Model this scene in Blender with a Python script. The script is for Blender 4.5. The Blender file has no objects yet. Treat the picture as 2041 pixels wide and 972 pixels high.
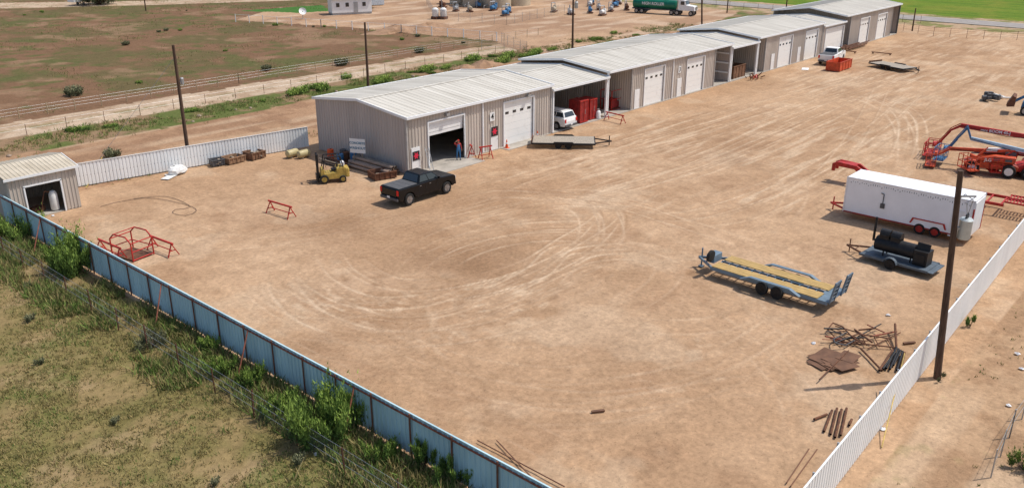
import bpy, math, random, numpy as np
from mathutils import Vector, Matrix
random.seed(7)
S=bpy.context.scene; COL=S.collection
H=21.0; AZ=math.radians(41.5); P=math.radians(21.2); F=1729.0
ch,sh,cp,sp=math.cos(AZ),math.sin(AZ),math.cos(P),math.sin(P)
FW=Vector((cp*ch,cp*sh,-sp)); RT=Vector((sh,-ch,0)); UP=Vector((sp*ch,sp*sh,cp))
def ray(px,py): return FW*F+RT*(px-1020.5)+UP*(486-py)
def G(px,py,h=0.0):
    r=ray(px,py); t=(H-h)/(-r.z); return Vector((r.x*t,r.y*t))
def FY(px,py,Y):
    r=ray(px,py); t=Y/r.y; return r.x*t, H+r.z*t
def hd(a,b):
    d=G(*b)-G(*a); return math.degrees(math.atan2(d.y,d.x))
# ---------------- world / light / camera
S.view_settings.view_transform='Standard'; S.view_settings.look='None'; S.view_settings.exposure=0
SE=math.radians(60); SD=Vector((0.79,-0.61,0)).normalized()
W=bpy.data.worlds.new("World"); S.world=W; W.use_nodes=True
nt=W.node_tree; bg=nt.nodes['Background']; sk=nt.nodes.new('ShaderNodeTexSky'); sk.sky_type='NISHITA'; sk.sun_disc=False
sk.sun_elevation=SE; sk.sun_rotation=math.atan2(SD.x,SD.y); sk.dust_density=2.0
nt.links.new(sk.outputs[0],bg.inputs[0]); bg.inputs[1].default_value=0.14
L=bpy.data.lights.new("sun",'SUN'); L.energy=3.7; L.angle=math.radians(0.55); L.color=(1,.95,.87)
lo=bpy.data.objects.new("sun",L); COL.objects.link(lo)
sv=Vector((SD.x*math.cos(SE),SD.y*math.cos(SE),math.sin(SE))); lo.rotation_euler=sv.to_track_quat('Z','Y').to_euler(); lo.location=(0,0,60)
cam=bpy.data.cameras.new("camera"); co=bpy.data.objects.new("camera",cam); COL.objects.link(co); S.camera=co
cam.sensor_width=36; cam.lens=36*F/2041; cam.clip_end=8000; co.location=(0,0,H); co.rotation_euler=(math.pi/2-P,0,AZ-math.pi/2)
# ---------------- materials
MC={}
def M(name,col,rough=.6,metal=0.,var=.15,sc=3.,bump=0.,col2=None,thr=None,spec=.4,streak=False):
    if name in MC: return MC[name]
    m=bpy.data.materials.new(name); m.use_nodes=True; n=m.node_tree; b=n.nodes['Principled BSDF']
    b.inputs['Roughness'].default_value=rough; b.inputs['Metallic'].default_value=metal; b.inputs['Specular IOR Level'].default_value=spec
    tc=n.nodes.new('ShaderNodeTexCoord'); ns=n.nodes.new('ShaderNodeTexNoise'); ns.inputs['Scale'].default_value=sc; ns.inputs['Detail'].default_value=6; ns.inputs['Roughness'].default_value=.65
    mp=n.nodes.new('ShaderNodeMapping'); n.links.new(tc.outputs['Object'],mp.inputs[0]); n.links.new(mp.outputs[0],ns.inputs[0])
    if streak: mp.inputs['Scale'].default_value=streak
    cr=n.nodes.new('ShaderNodeValToRGB'); c2=col2 if col2 else tuple(c*(1-var*1.6) for c in col); c3=tuple(min(1,c*(1+var)) for c in col)
    lo_,hi_=thr if thr else (.3,.7)
    cr.color_ramp.elements[0].position=lo_; cr.color_ramp.elements[0].color=(*c2,1); cr.color_ramp.elements[1].position=hi_; cr.color_ramp.elements[1].color=(*c3,1)
    n.links.new(ns.outputs[0],cr.inputs[0]); n.links.new(cr.outputs[0],b.inputs['Base Color'])
    if bump:
        bp=n.nodes.new('ShaderNodeBump'); bp.inputs['Strength'].default_value=bump; bp.inputs['Distance'].default_value=.03
        n.links.new(ns.outputs[0],bp.inputs['Height']); n.links.new(bp.outputs[0],b.inputs['Normal'])
    MC[name]=m; return m
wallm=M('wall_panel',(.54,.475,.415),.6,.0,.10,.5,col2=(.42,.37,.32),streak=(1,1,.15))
wallend_shaded=M('wall_panel_end_shaded',(.48,.42,.385),.6,.0,.10,.5,streak=(1,1,.15))  # wall panel colour, darker and greyer: gable-end shade put into the colour
roofm=M('roof_panel',(.60,.565,.50),.7,.0,.06,.35,col2=(.45,.415,.355),thr=(.32,.62),streak=(3.5,.3,1),spec=.25)
white=M('white_paint',(.80,.80,.79),.45,0,.05,2)
trimm=M('white_trim',(.80,.81,.82),.4,0,.04,2)
fwhite=M('white_fence_panel',(.84,.86,.86),.5,.0,.05,.6,col2=(.74,.76,.76),streak=(1,1,.2))
fblue=M('blue_fence_panel',(.52,.71,.76),.5,.0,.08,.6,col2=(.37,.53,.59),streak=(1,1,.25))
rust=M('rust',(.17,.075,.04),.85,.2,.35,4,.3,col2=(.07,.035,.025))
rail=M('rusty_rail',(.28,.09,.055),.8,.0,.3,4,.2)
rpost=M('rusty_post',(.20,.085,.055),.85,.0,.3,4,.2)
blk=M('black_paint',(.005,.006,.008),.24,.0,.2,2,spec=.35)
blkm=M('black_steel',(.018,.018,.02),.5,.3,.3,5)
tyre=M('tyre_rubber',(.022,.021,.02),.85,0,.25,8)
rimm=M('rim_metal',(.35,.35,.36),.35,.7,.1,5)
glass=M('tinted_glass',(.02,.028,.035),.08,0,.1,2,spec=.8)
redp=M('red_paint',(.46,.025,.018),.5,0,.25,3)
dred=M('dark_red_paint',(.30,.022,.02),.6,0,.3,3)
ored=M('orange_red_paint',(.60,.085,.03),.48,0,.25,3)
bluep=M('blue_paint',(.05,.18,.36),.45,0,.25,3)
gblue=M('grey_blue_paint',(.15,.215,.275),.5,.05,.12,3)
sdeck=M('dark_blue_deck',(.10,.13,.16),.6,.1,.2,3)
yel=M('yellow_paint',(.50,.35,.08),.5,0,.3,4)
wood=M('pine_planks',(.48,.32,.12),.8,0,.3,3,.2,streak=(.6,6,1))
oldwood=M('weathered_wood',(.27,.22,.17),.9,0,.3,3,.2,streak=(6,.6,1))
palewood=M('sun_bleached_wood',(.40,.345,.28),.9,0,.25,3,.2,streak=(6,.6,1))
polew=M('pole_wood',(.10,.06,.04),.9,0,.35,3,.4,streak=(5,5,.4))
grey=M('galvanised_steel',(.42,.43,.44),.45,.5,.15,5)
dgrey=M('dark_grey',(.10,.10,.105),.6,.1,.2,4)
mgrey=M('tonneau_grey',(.10,.10,.105),.55,0,.1,4)
conc=M('concrete',(.42,.38,.33),.9,0,.15,.8,.2)
skin=M('skin',(.48,.27,.18),.6,0,.05,8)
denim=M('denim_blue',(.05,.17,.36),.85,0,.15,12)
rshirt=M('red_shirt',(.42,.05,.04),.85,0,.15,12)
orange=M('orange_plastic',(.75,.10,.02),.5,0,.1,5)
bag=M('white_bag',(.72,.72,.70),.75,0,.12,3,.3)
greenp=M('green_tank_paint',(.01,.16,.10),.3,.1,.15,1)
beige=M('beige_tank_paint',(.48,.40,.29),.5,0,.1,.5)
rtail=M('red_lamp',(.6,.01,.01),.25,0,.05,4)
lampw=M('clear_lamp',(.7,.7,.68),.15,0,.05,4)
ink=M('black_ink',(.02,.02,.02),.6,0,0,4); binks=M('blue_ink',(.02,.16,.28),.6,0,0,4)
rock=M('rock',(.33,.25,.19),.95,0,.2,3,.4); dirtm=M('dirt_mound',(.33,.20,.12),.98,0,.2,1.2,.4)
def chain_mat():
    m=bpy.data.materials.new('chain_link'); m.use_nodes=True; n=m.node_tree; b=n.nodes['Principled BSDF']; b.inputs['Base Color'].default_value=(.30,.29,.26,1); b.inputs['Roughness'].default_value=.6
    t=n.nodes.new('ShaderNodeBsdfTransparent'); mx=n.nodes.new('ShaderNodeMixShader'); mx.inputs[0].default_value=.90
    n.links.new(b.outputs[0],mx.inputs[1]); n.links.new(t.outputs[0],mx.inputs[2]); n.links.new(mx.outputs[0],n.nodes['Material Output'].inputs[0]); return m
chain=chain_mat()
# ---------------- mesh builder
class MB:
    def __init__(s): s.v=[];s.f=[];s.m=[];s.mi=0
    def add(s,vs,fs):
        o=len(s.v); s.v+=[tuple(v) for v in vs]; s.f+=[tuple(o+i for i in f) for f in fs]; s.m+=[s.mi]*len(fs); return s
    def box(s,c,d,rz=0,ry=0,rx=0,tp=(1,1)):
        R=Matrix.Rotation(math.radians(rz),3,'Z')@Matrix.Rotation(math.radians(ry),3,'Y')@Matrix.Rotation(math.radians(rx),3,'X'); c=Vector(c); vs=[]
        for z in(-.5,.5):
            k=tp if z>0 else (1,1)
            for x,y in((-.5,-.5),(.5,-.5),(.5,.5),(-.5,.5)): vs.append(c+R@Vector((x*d[0]*k[0],y*d[1]*k[1],z*d[2])))
        return s.add(vs,[(3,2,1,0),(4,5,6,7),(0,1,5,4),(1,2,6,5),(2,3,7,6),(3,0,4,7)])
    def basis(s,ax):
        ax=Vector(ax).normalized(); u=ax.cross(Vector((0,0,1)))
        if u.length<.01: u=Vector((1,0,0))
        u.normalize(); return ax,u,ax.cross(u)
    def lathe(s,c,ax,prof,n=16,cap=True):
        a,u,w=s.basis(ax); c=Vector(c); vs=[]
        for r,t in prof:
            for i in range(n):
                q=2*math.pi*i/n; vs.append(c+a*t+(u*math.cos(q)+w*math.sin(q))*r)
        fs=[]
        for k in range(len(prof)-1):
            for i in range(n):
                j=(i+1)%n; fs.append((k*n+i,k*n+j,(k+1)*n+j,(k+1)*n+i))
        if cap: fs.append(tuple(range(n))[::-1]); fs.append(tuple((len(prof)-1)*n+i for i in range(n)))
        return s.add(vs,fs)
    def tube(s,a,b,r,n=8,r2=None):
        a=Vector(a);b=Vector(b); return s.lathe(a,b-a,[(r,0),(r if r2 is None else r2,(b-a).length)],n)
    def path(s,pts,r,n=6):
        for i in range(len(pts)-1): s.tube(pts[i],pts[i+1],r,n)
        return s
    def beam(s,a,b,w,h):
        a=Vector(a);b=Vector(b); ax,u,v=s.basis(b-a); vs=[]
        for p in(a,b):
            for i,j in((-1,-1),(1,-1),(1,1),(-1,1)): vs.append(p+u*(i*w/2)+v*(j*h/2))
        return s.add(vs,[(3,2,1,0),(4,5,6,7),(0,1,5,4),(1,2,6,5),(2,3,7,6),(3,0,4,7)])
    def prism(s,prof,y0,y1):
        n=len(prof); vs=[(x,y0,z) for x,z in prof]+[(x,y1,z) for x,z in prof]
        return s.add(vs,[tuple(range(n)),tuple(range(n,2*n))[::-1]]+[(i,i+n,(i+1)%n+n,(i+1)%n) for i in range(n)])
    def quad(s,a,b,c,d): return s.add([a,b,c,d],[(0,1,2,3)])
    def corr(s,p0,p1,z0,z1,per=.3,dep=.045):
        p0=Vector(p0);p1=Vector(p1); L=(p1-p0).length
        if L<.02: return s
        d=(p1-p0)/L; nn=Vector((-d.y,d.x)); st=[0.];of=[0.]; k=0
        while k*per<L:
            for a,o in((.58,0),(.68,1),(.88,1),(1,0)):
                q=(k+a)*per
                if q<L: st.append(q);of.append(o*dep)
            k+=1
        st.append(L);of.append(0.)
        vs=[]
        for q,o in zip(st,of):
            pt=p0+d*q+nn*o; za=z0(q) if callable(z0) else z0; zb=z1(q) if callable(z1) else z1
            vs+=[(pt.x,pt.y,za),(pt.x,pt.y,zb)]
        return s.add(vs,[(2*i,2*i+2,2*i+3,2*i+1) for i in range(len(st)-1)])
import bmesh
def obj(name,mb,mats,parent=None,bevel=0,smooth=False,label=None,loc=None,fixn=True):
    me=bpy.data.meshes.new(name); me.from_pydata(mb.v,[],mb.f)
    for m in (mats if isinstance(mats,(list,tuple)) else [mats]): me.materials.append(m)
    me.polygons.foreach_set('material_index',mb.m)
    if fixn:
        bm=bmesh.new(); bm.from_mesh(me); bmesh.ops.recalc_face_normals(bm,faces=bm.faces); bm.to_mesh(me); bm.free()
    if smooth: 
        me.polygons.foreach_set('use_smooth',[True]*len(me.polygons)); 
        try: me.set_sharp_from_angle(angle=math.radians(40))
        except Exception: pass
    o=bpy.data.objects.new(name,me); COL.objects.link(o)
    if parent: o.parent=parent
    if loc: o.location=loc
    if bevel:
        md=o.modifiers.new('bevel','BEVEL'); md.width=bevel; md.segments=2; md.limit_method='ANGLE'; md.angle_limit=math.radians(35)
    if label: o['label']=label
    return o
def T(name,label,cat,loc,heading=0,group=None,z=0,scale=1):
    e=bpy.data.objects.new(name,None); COL.objects.link(e); e.empty_display_size=.3
    e.location=(loc[0],loc[1],z); e.rotation_euler=(0,0,math.radians(heading)); e['label']=label; e['category']=cat
    if scale!=1: e.scale=(scale,)*3
    if group: e['group']=group
    return e
def tag(o,label,cat,group=None):
    o['label']=label;o['category']=cat
    if group:o['group']=group
    return o
def copyT(root,loc,heading=0,z=0,scale=None,label=None):
    def cp(o,par):
        n=o.copy(); COL.objects.link(n)
        if par: n.parent=par
        for c in o.children: cp(c,n)
        return n
    n=cp(root,None); n.location=(loc[0],loc[1],z); n.rotation_euler=(0,0,math.radians(heading))
    if scale: n.scale=(scale,)*3
    if label: n['label']=label
    return n
def text(parent,body,size,loc,rot,mat,name='lettering',align='CENTER'):
    cu=bpy.data.curves.new(name,'FONT'); cu.body=body; cu.size=size; cu.extrude=.004; cu.align_x=align; cu.align_y='CENTER'; cu.offset=size*.02
    t=bpy.data.objects.new('tmp',cu); COL.objects.link(t); bpy.context.view_layer.update()
    me=bpy.data.meshes.new_from_object(t.evaluated_get(bpy.context.evaluated_depsgraph_get())); me.materials.clear(); me.materials.append(mat)
    bpy.data.objects.remove(t); o=bpy.data.objects.new(name,me); COL.objects.link(o); o.parent=parent; o.location=loc; o.rotation_euler=[math.radians(a) for a in rot]; return o
def trimesh(name,V,mats,mi,parent=None):
    n=len(V)//3; me=bpy.data.meshes.new(name); me.vertices.add(n*3); me.vertices.foreach_set('co',V.astype(np.float32).ravel())
    me.loops.add(n*3); me.loops.foreach_set('vertex_index',np.arange(n*3,dtype=np.int32)); me.polygons.add(n)
    me.polygons.foreach_set('loop_start',np.arange(n,dtype=np.int32)*3)
    for m in mats: me.materials.append(m)
    me.polygons.foreach_set('material_index',mi.astype(np.int32)); me.update(); me.validate()
    o=bpy.data.objects.new(name,me); COL.objects.link(o)
    if parent:o.parent=parent
    return o
# ---------------- ground
def vn(X,Y,sc,seed):
    r=np.random.default_rng(seed).random((256,256)); x=X/sc+seed*7.3;y=Y/sc+seed*3.1
    xi=np.floor(x).astype(int);yi=np.floor(y).astype(int);fx=x-xi;fy=y-yi; fx=fx*fx*(3-2*fx);fy=fy*fy*(3-2*fy)
    a=r[xi%256,yi%256];b=r[(xi+1)%256,yi%256];c=r[xi%256,(yi+1)%256];d=r[(xi+1)%256,(yi+1)%256]
    return (a*(1-fx)+b*fx)*(1-fy)+(c*(1-fx)+d*fx)*fy
def fbm(X,Y,sc,o,seed):
    t=0;a=1;s=0
    for i in range(o): t=t+a*vn(X,Y,sc/2**i,seed+i*11); s+=a; a*=.55
    return t/s
def inside(poly,X,Y):
    c=np.zeros(X.shape,bool); n=len(poly)
    for i in range(n):
        x1,y1=poly[i];x2,y2=poly[(i+1)%n]
        if y1==y2: continue
        c^=((y1>Y)!=(y2>Y))&(X<(x2-x1)*(Y-y1)/(y2-y1)+x1)
    return c
def PW(l): return [tuple(G(*p)) for p in l]
xs=np.concatenate([[-3000,-1000,-300,-100,-40],np.arange(-10,16,.4),np.arange(16,105,.12),np.arange(105,250,.6),np.arange(250,330,5),[400,600,1000,2000,4000]])
ys=np.concatenate([[-3000,-1000,-300,-100,-40,-20],np.arange(-5,5,.4),np.arange(5,62,.12),np.arange(62,240,.5),np.arange(240,330,5),[400,600,1000,2000,4000]])
X,Y=np.meshgrid(xs,ys,indexing='ij')
rx0,ry0,rs=15.,4.,.06; TR=np.zeros((1900,1150),np.float32); TD=np.zeros_like(TR)
def catmull(p,step=.05):
    out=[]; p=[p[0]*2-p[1]]+p+[p[-1]*2-p[-2]]
    for i in range(1,len(p)-2):
        n=max(2,int((p[i+1]-p[i]).length/step)); t=np.linspace(0,1,n,endpoint=False)[:,None]
        a,b,c,d=[np.array(q)[None] for q in p[i-1:i+3]]
        out.append(.5*(2*b+(c-a)*t+(2*a-5*b+4*c-d)*t*t+(3*b-a-3*c+d)*t**3))
    return np.concatenate(out)
nrg=np.random.default_rng(5)
def sst(v,a,b):
    t=np.clip((v-a)/(b-a),0,1); return t*t*(3-2*t)
def track(pts,amp=1.,w=.13,gauge=.85,R=TR):
    c=catmull(pts); d=np.gradient(c,axis=0); d/=np.linalg.norm(d,axis=1)[:,None]+1e-9; nn=np.stack([-d[:,1],d[:,0]],1)
    L=len(c); ar=np.arange(L); fade=np.clip(np.minimum(ar,L-ar)/140.,0,1)*sst(vn(ar*.05,np.zeros(L),4.,int(nrg.integers(1,99))),.12,.75)
    for sgn in(-1,1):
        q=c+nn*gauge*sgn; rep=int(w*2/rs)+1
        for i in range(-rep,rep+1):
            for j in range(-rep,rep+1):
                ix=((q[:,0]-rx0)/rs).astype(int)+i; iy=((q[:,1]-ry0)/rs).astype(int)+j
                dd=np.hypot(rx0+ix*rs-q[:,0],ry0+iy*rs-q[:,1]); v=amp*fade*np.exp(-(dd/w)**2)
                ok=(ix>=0)&(iy>=0)&(ix<R.shape[0])&(iy<R.shape[1]); np.maximum.at(R,(ix[ok],iy[ok]),v[ok])
lines=[([(560,540),(575,590),(640,640),(760,660),(900,620)],1),([(600,520),(640,580),(720,620),(860,620),(1000,575)],1),([(650,500),(690,550),(790,590),(930,580),(1060,545),(1150,500),(1205,450),(1215,405)],1.1),
([(830,585),(960,580),(1080,545),(1160,505),(1240,495),(1400,490)],1.1),([(700,640),(880,735),(1130,775),(1380,740),(1550,650),(1580,600)],.55),([(1085,600),(1090,560),(1160,515),(1280,510),(1400,560)],.9),([(1100,385),(1180,395),(1225,430),(1210,480),(1140,520)],1.),
([(620,700),(900,800),(1200,820),(1500,740)],.4),([(760,480),(900,440),(1080,405),(1250,410),(1400,430)],.8),([(1230,430),(1400,425),(1600,350),(1740,260),(1830,180)],.9),([(1100,400),(1220,380),(1400,330),(1600,250),(1900,120)],.9),
([(1000,330),(1150,310),(1400,240),(1700,160),(1950,90)],.8),([(930,360),(1100,340),(1350,290),(1650,200),(1980,110)],.8),([(1780,340),(1810,270),(1790,220),(1700,180)],1.),([(1500,470),(1560,380),(1500,330),(1380,330),(1250,370)],.6),
([(900,400),(1020,380),(1200,400),(1340,440),(1480,500)],.8),([(420,560),(520,640),(700,720),(900,740)],.4),([(300,440),(500,480),(700,460),(880,410)],.45),([(1150,620),(1300,650),(1450,640),(1560,580)],.45),([(1290,560),(1500,690),(1600,820),(1560,960)],.3),
([(760,680),(900,780),(1080,880),(1250,960)],.35),([(1200,700),(1450,700),(1650,640),(1720,560)],.4),([(860,560),(880,510),(960,470),(1100,450),(1300,455)],.9),([(1250,290),(1500,225),(1750,150),(2000,95)],.8)]
for k,(l,am) in enumerate(lines):
    base=[G(*p) for p in l]
    for r in range(5 if am>=.9 else 3):
        off=Vector((nrg.normal(0,1.2),nrg.normal(0,1.2)))*(0 if r==0 else 1); ang=nrg.normal(0,.07)*(r>0); c0=base[len(base)//2]
        pts=[Matrix.Rotation(ang,2)@(b-c0)+c0+off+Vector((nrg.normal(0,.25),nrg.normal(0,.25)))*(r>0) for b in base]
        track(pts,amp=am*(nrg.uniform(.3,.85) if r else 1.0),w=nrg.uniform(.05,.11))
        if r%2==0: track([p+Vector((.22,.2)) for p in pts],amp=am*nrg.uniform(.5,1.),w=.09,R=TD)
for (cx,cy,r0,r1,a0,a1,n,am) in [(880,500,7,15,180,310,18,.7),(1280,590,6,15,160,370,9,.4),(720,560,2,7,150,330,9,.7)]:
    for i in range(n):
        c0=G(cx,cy)+Vector((nrg.normal(0,1.6),nrg.normal(0,1.6))); r=nrg.uniform(r0,r1); s0=nrg.uniform(a0,a1-30); s1=s0+nrg.uniform(25,70)
        pts=[c0+Vector((math.cos(math.radians(t)),math.sin(math.radians(t))))*r*(1+.15*math.sin(t/35+i)) for t in np.linspace(s0,s1,8)]
        track(pts,amp=am*nrg.uniform(.5,1.2),w=nrg.uniform(.06,.12)); 
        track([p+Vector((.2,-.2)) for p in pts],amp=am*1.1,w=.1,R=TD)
def samp(R):
    ix=((X-rx0)/rs).astype(int);iy=((Y-ry0)/rs).astype(int); ok=(ix>=0)&(iy>=0)&(ix<R.shape[0])&(iy<R.shape[1]); o=np.zeros(X.shape); o[ok]=R[ix[ok],iy[ok]]; return o
tr=samp(TR);td=samp(TD)
n1=fbm(X,Y,9,5,1);n2=fbm(X,Y,2.2,4,2);n3=fbm(X,Y,.7,3,3);n4=fbm(X,Y,25,4,4)
wx=X+(n2-.5)*2.2;wy=Y+(n1-.5)*3
def C(r,g,b): return np.array([r,g,b])[None,None,:]
def mix(a,b,t): 
    t=np.clip(t,0,1)[...,None]; return a*(1-t)+b*t
field=mix(C(.185,.105,.06),C(.13,.10,.045),sst(n1,.48,.62)); field=mix(field,C(.10,.105,.035),sst(n2*.6+n4*.4,.54,.68)*.8); field=mix(field,C(.29,.18,.11),sst(fbm(X,Y,6,4,9),.6,.72)*.6)
gf=mix(C(.255,.185,.085),C(.185,.155,.058),sst(n2,.42,.62)); gf=mix(gf,C(.33,.235,.13),sst(fbm(X,Y,3,4,19),.58,.72)*.65); gf=mix(gf,C(.14,.145,.045),sst(fbm(X,Y,4,4,77),.52,.68)*.6)
yard=mix(C(.40,.252,.148),C(.465,.305,.187),sst(n1,.35,.65)); yard=mix(yard,C(.335,.20,.112),sst(n2*.5+n4*.5,.53,.66)*.5)
yard=mix(yard,C(.30,.175,.10),sst(fbm(X,Y,4,5,31),.6,.72)*.35); yard=mix(yard,C(.53,.385,.26),sst(fbm(X,Y,5,5,37),.57,.7)*.45)
q5=fbm(X,Y,3.5,5,71)
for (px,py,r,a) in [(930,525,4.5,.7),(840,500,2.6,.5),(1000,490,3,.4),(700,450,4,.6),(640,580,3,.4),(760,650,5,.3),(1180,560,4,.2),(900,420,5,.3),(620,690,2,.6),(1100,640,6,-.3),(1500,520,7,-.35),(1300,330,8,-.3),(690,560,2.5,-.5),(560,500,4,-.4),(1450,300,9,.2),(820,560,3,-.3),(600,440,3,.35),(1210,690,2,.3),(420,420,5,-.3),(860,360,4,.3),(1150,300,5,-.3)]:
    g=G(px,py); d=np.hypot(X-g.x,Y-g.y)/r*(1+1.6*(q5-.5)); m=np.exp(-d*d)*abs(a)*sst(q5*.6+n3*.4,.3,.62)
    yard=mix(yard,C(.235,.135,.075) if a>0 else C(.53,.375,.25),m)
# swept tyre scrub: streaks that follow turning circles and the drive lane
bend=(n1-.5)*2.4+(n2-.5)*.5
def scrub(st,mask,k):
    global yard
    yard=mix(yard,C(.60,.455,.32),sst(st,.56,.80)*mask*k); yard=mix(yard,C(.26,.155,.09),sst(1-st,.56,.80)*mask*k*.8)
for (px,py,r0,r1,k,sd,a0,aw) in [(890,490,5,15,.60,201,-2.6,1.5),(1270,585,5,15,.45,205,-2.0,2.2),(720,560,1,7,.5,209,-2.6,1.8),(1190,450,2,7,.35,213,0,4.)]:
    g=G(px,py); dx=X-g.x; dy=Y-g.y; rr_=np.hypot(dx,dy*1.05)+bend; th=np.arctan2(dy,dx); da=np.abs((th-a0+np.pi)%(2*np.pi)-np.pi)
    st=.6*vn(rr_,th*3,.42,sd)+.4*vn(rr_,th*4,.17,sd+1); mk=sst(rr_,r0,r0+2)*(1-sst(rr_,r1-4,r1))*(1-sst(da,aw*.6,aw))*sst(fbm(X,Y,5,3,sd+3),.34,.58); scrub(st,mk,k)
lane=Y+bend*.5-(X-60)*.0; st=.6*vn(X*.06,lane,.45,220)+.4*vn(X*.08,lane,.2,221); mk=sst(X,42,60)*sst(Y,18,26)*(1-sst(Y,48,52))*sst(fbm(X,Y,9,3,223),.34,.55); scrub(st,mk,.5)
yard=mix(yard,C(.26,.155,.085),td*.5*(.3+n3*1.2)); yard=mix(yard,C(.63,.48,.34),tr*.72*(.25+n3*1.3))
col=field.copy()
mg=(Y<67)&(wx<19.2)&(X<60); col[mg]=gf[mg]
yardmask=(X>19.5)&(wy<69.5)&(X<178+(n1-.5)*6); col[yardmask]=yard[yardmask]
def band(lo,hi,c): 
    mm=(wy>lo)&(wy<hi)&(X>-60)&(X<182); col[mm]=(c if c.shape==col.shape else np.broadcast_to(c,col.shape))[mm]
droad=mix(C(.36,.22,.13),C(.29,.17,.10),sst(n2,.4,.6)); droad=mix(droad,C(.46,.32,.21),sst(vn(X*.15,Y,1.1,5),.55,.8)*.7)
band(69.3,85,droad)
weed=mix(C(.26,.17,.10),C(.11,.13,.037),sst(n2*.6+n1*.4,.44,.56)); band(84.5,91.5,weed)
pale=mix(C(.48,.365,.26),C(.38,.265,.175),sst(n2,.45,.65)); pale=mix(pale,C(.22,.19,.09),sst(1-np.abs(wy-94.8)/1.2,.2,.9)*sst(n2,.45,.6)*.7); band(91.5,98.,pale)
lot=PW([(470,40),(700,55),(990,82),(1045,112),(1420,45),(1480,20),(1300,-40),(760,-40),(740,25),(560,15)]); ml=inside(lot,wx,wy); lotc=mix(C(.43,.28,.175),C(.34,.21,.13),sst(n1,.4,.6)); lotc=mix(lotc,C(.54,.40,.285),sst(vn(X*.3,Y,2.,6),.6,.8)*.6); col[ml]=lotc[ml]
pm=PW([(-200,22),(300,10),(560,2),(700,-6),(700,-12),(560,-6),(300,2),(-200,8)]); mm=inside(pm,wx,wy); col[mm]=pale[mm]
gpatch=PW([(480,22),(640,10),(660,22),(600,26)]); mm=inside(gpatch,wx,wy); col[mm]=np.broadcast_to(C(.06,.15,.03),col.shape)[mm]
mm=(wx>178)&(X<400); sh_=mix(C(.40,.28,.18),C(.2,.19,.07),sst(n2,.4,.6)); col[mm]=sh_[mm]
mm=(X>198+(n1-.5)*2)&(Y<150+n1*10); gr=mix(C(.13,.19,.02),C(.09,.16,.015),sst(vn(X,Y*.1,1.5,8),.3,.7)); gr=mix(gr,C(.19,.2,.03),sst(n1,.5,.7)*.6); col[mm]=gr[mm]
mo=(Y<8.3)&(X>19.5)&(X<175); oc=mix(C(.42,.275,.165),C(.345,.215,.125),sst(n2,.4,.6)); oc=mix(oc,C(.52,.375,.25),sst(vn(X*.15,Y,.9,15),.55,.8)*.6); oc=mix(oc,C(.20,.18,.08),sst(n3*.4+n1*.6,.55,.66)*.4); col[mo]=oc[mo]
col*=(.84+.32*n3)[...,None]
Z=(n1-.5)*.10*((X<300)&(Y<300))*((X>16)|(Y>70))+(n3-.5)*.05
Z[(X>45)&(Y>50)&(Y<68)&(X<165)]*=.2
nx,ny=X.shape; V=np.stack([X,Y,Z-.03],-1).reshape(-1,3).astype(np.float32)
i=np.arange(nx-1)[:,None]*ny+np.arange(ny-1)[None]; Fq=np.stack([i,i+ny,i+ny+1,i+1],-1).reshape(-1,4).astype(np.int32)
me=bpy.data.meshes.new('ground'); me.vertices.add(len(V)); me.vertices.foreach_set('co',V.ravel()); me.loops.add(Fq.size); me.loops.foreach_set('vertex_index',Fq.ravel()); me.polygons.add(len(Fq)); me.polygons.foreach_set('loop_start',np.arange(len(Fq),dtype=np.int32)*4)
at=me.color_attributes.new('Col','FLOAT_COLOR','POINT'); cc=np.ones((len(V),4),np.float32); cc[:,:3]=np.clip(col,0,1).reshape(-1,3); at.data.foreach_set('color',cc.ravel())
me.update(); me.polygons.foreach_set('use_smooth',np.ones(len(Fq),bool))
gm=bpy.data.materials.new('ground_soil'); gm.use_nodes=True; n=gm.node_tree; b=n.nodes['Principled BSDF']; b.inputs['Roughness'].default_value=.97; b.inputs['Specular IOR Level'].default_value=.1
a=n.nodes.new('ShaderNodeAttribute'); a.attribute_name='Col'; tc=n.nodes.new('ShaderNodeTexCoord')
def nz(sc,det,lo,hi,a_,b_):
    ns=n.nodes.new('ShaderNodeTexNoise'); ns.inputs['Scale'].default_value=sc; ns.inputs['Detail'].default_value=det; ns.inputs['Roughness'].default_value=.75; n.links.new(tc.outputs['Object'],ns.inputs[0])
    mr=n.nodes.new('ShaderNodeMapRange'); mr.inputs[1].default_value=lo; mr.inputs[2].default_value=hi; mr.inputs[3].default_value=a_; mr.inputs[4].default_value=b_; n.links.new(ns.outputs[0],mr.inputs[0]); return ns,mr
ns,mr=nz(3.5,9,.3,.7,.72,1.24); ns2,mr2=nz(9,3,.60,.70,1.,.60); ns3,mr3=nz(12.3,3,.62,.72,1.,1.40)
def mul(x,y): 
    mm=n.nodes.new('ShaderNodeMath'); mm.operation='MULTIPLY'; n.links.new(x,mm.inputs[0]); n.links.new(y,mm.inputs[1]); return mm.outputs[0]
fac=mul(mul(mr.outputs[0],mr2.outputs[0]),mr3.outputs[0])
vm=n.nodes.new('ShaderNodeVectorMath'); vm.operation='SCALE'; n.links.new(a.outputs['Color'],vm.inputs[0]); n.links.new(fac,vm.inputs['Scale']); n.links.new(vm.outputs[0],b.inputs['Base Color'])
bp=n.nodes.new('ShaderNodeBump'); bp.inputs['Strength'].default_value=.6; bp.inputs['Distance'].default_value=.08; n.links.new(ns.outputs[0],bp.inputs['Height']); n.links.new(bp.outputs[0],b.inputs['Normal'])
me.materials.append(gm); go=bpy.data.objects.new('ground',me); COL.objects.link(go); go['kind']='structure'
asp=M('asphalt',(.30,.27,.25),.9,0,.12,.6,.2); mb=MB(); mb.box((189.5,0,.05),(7.5,1400,.12)); r=obj('road',mb,asp); r['kind']='structure'
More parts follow.
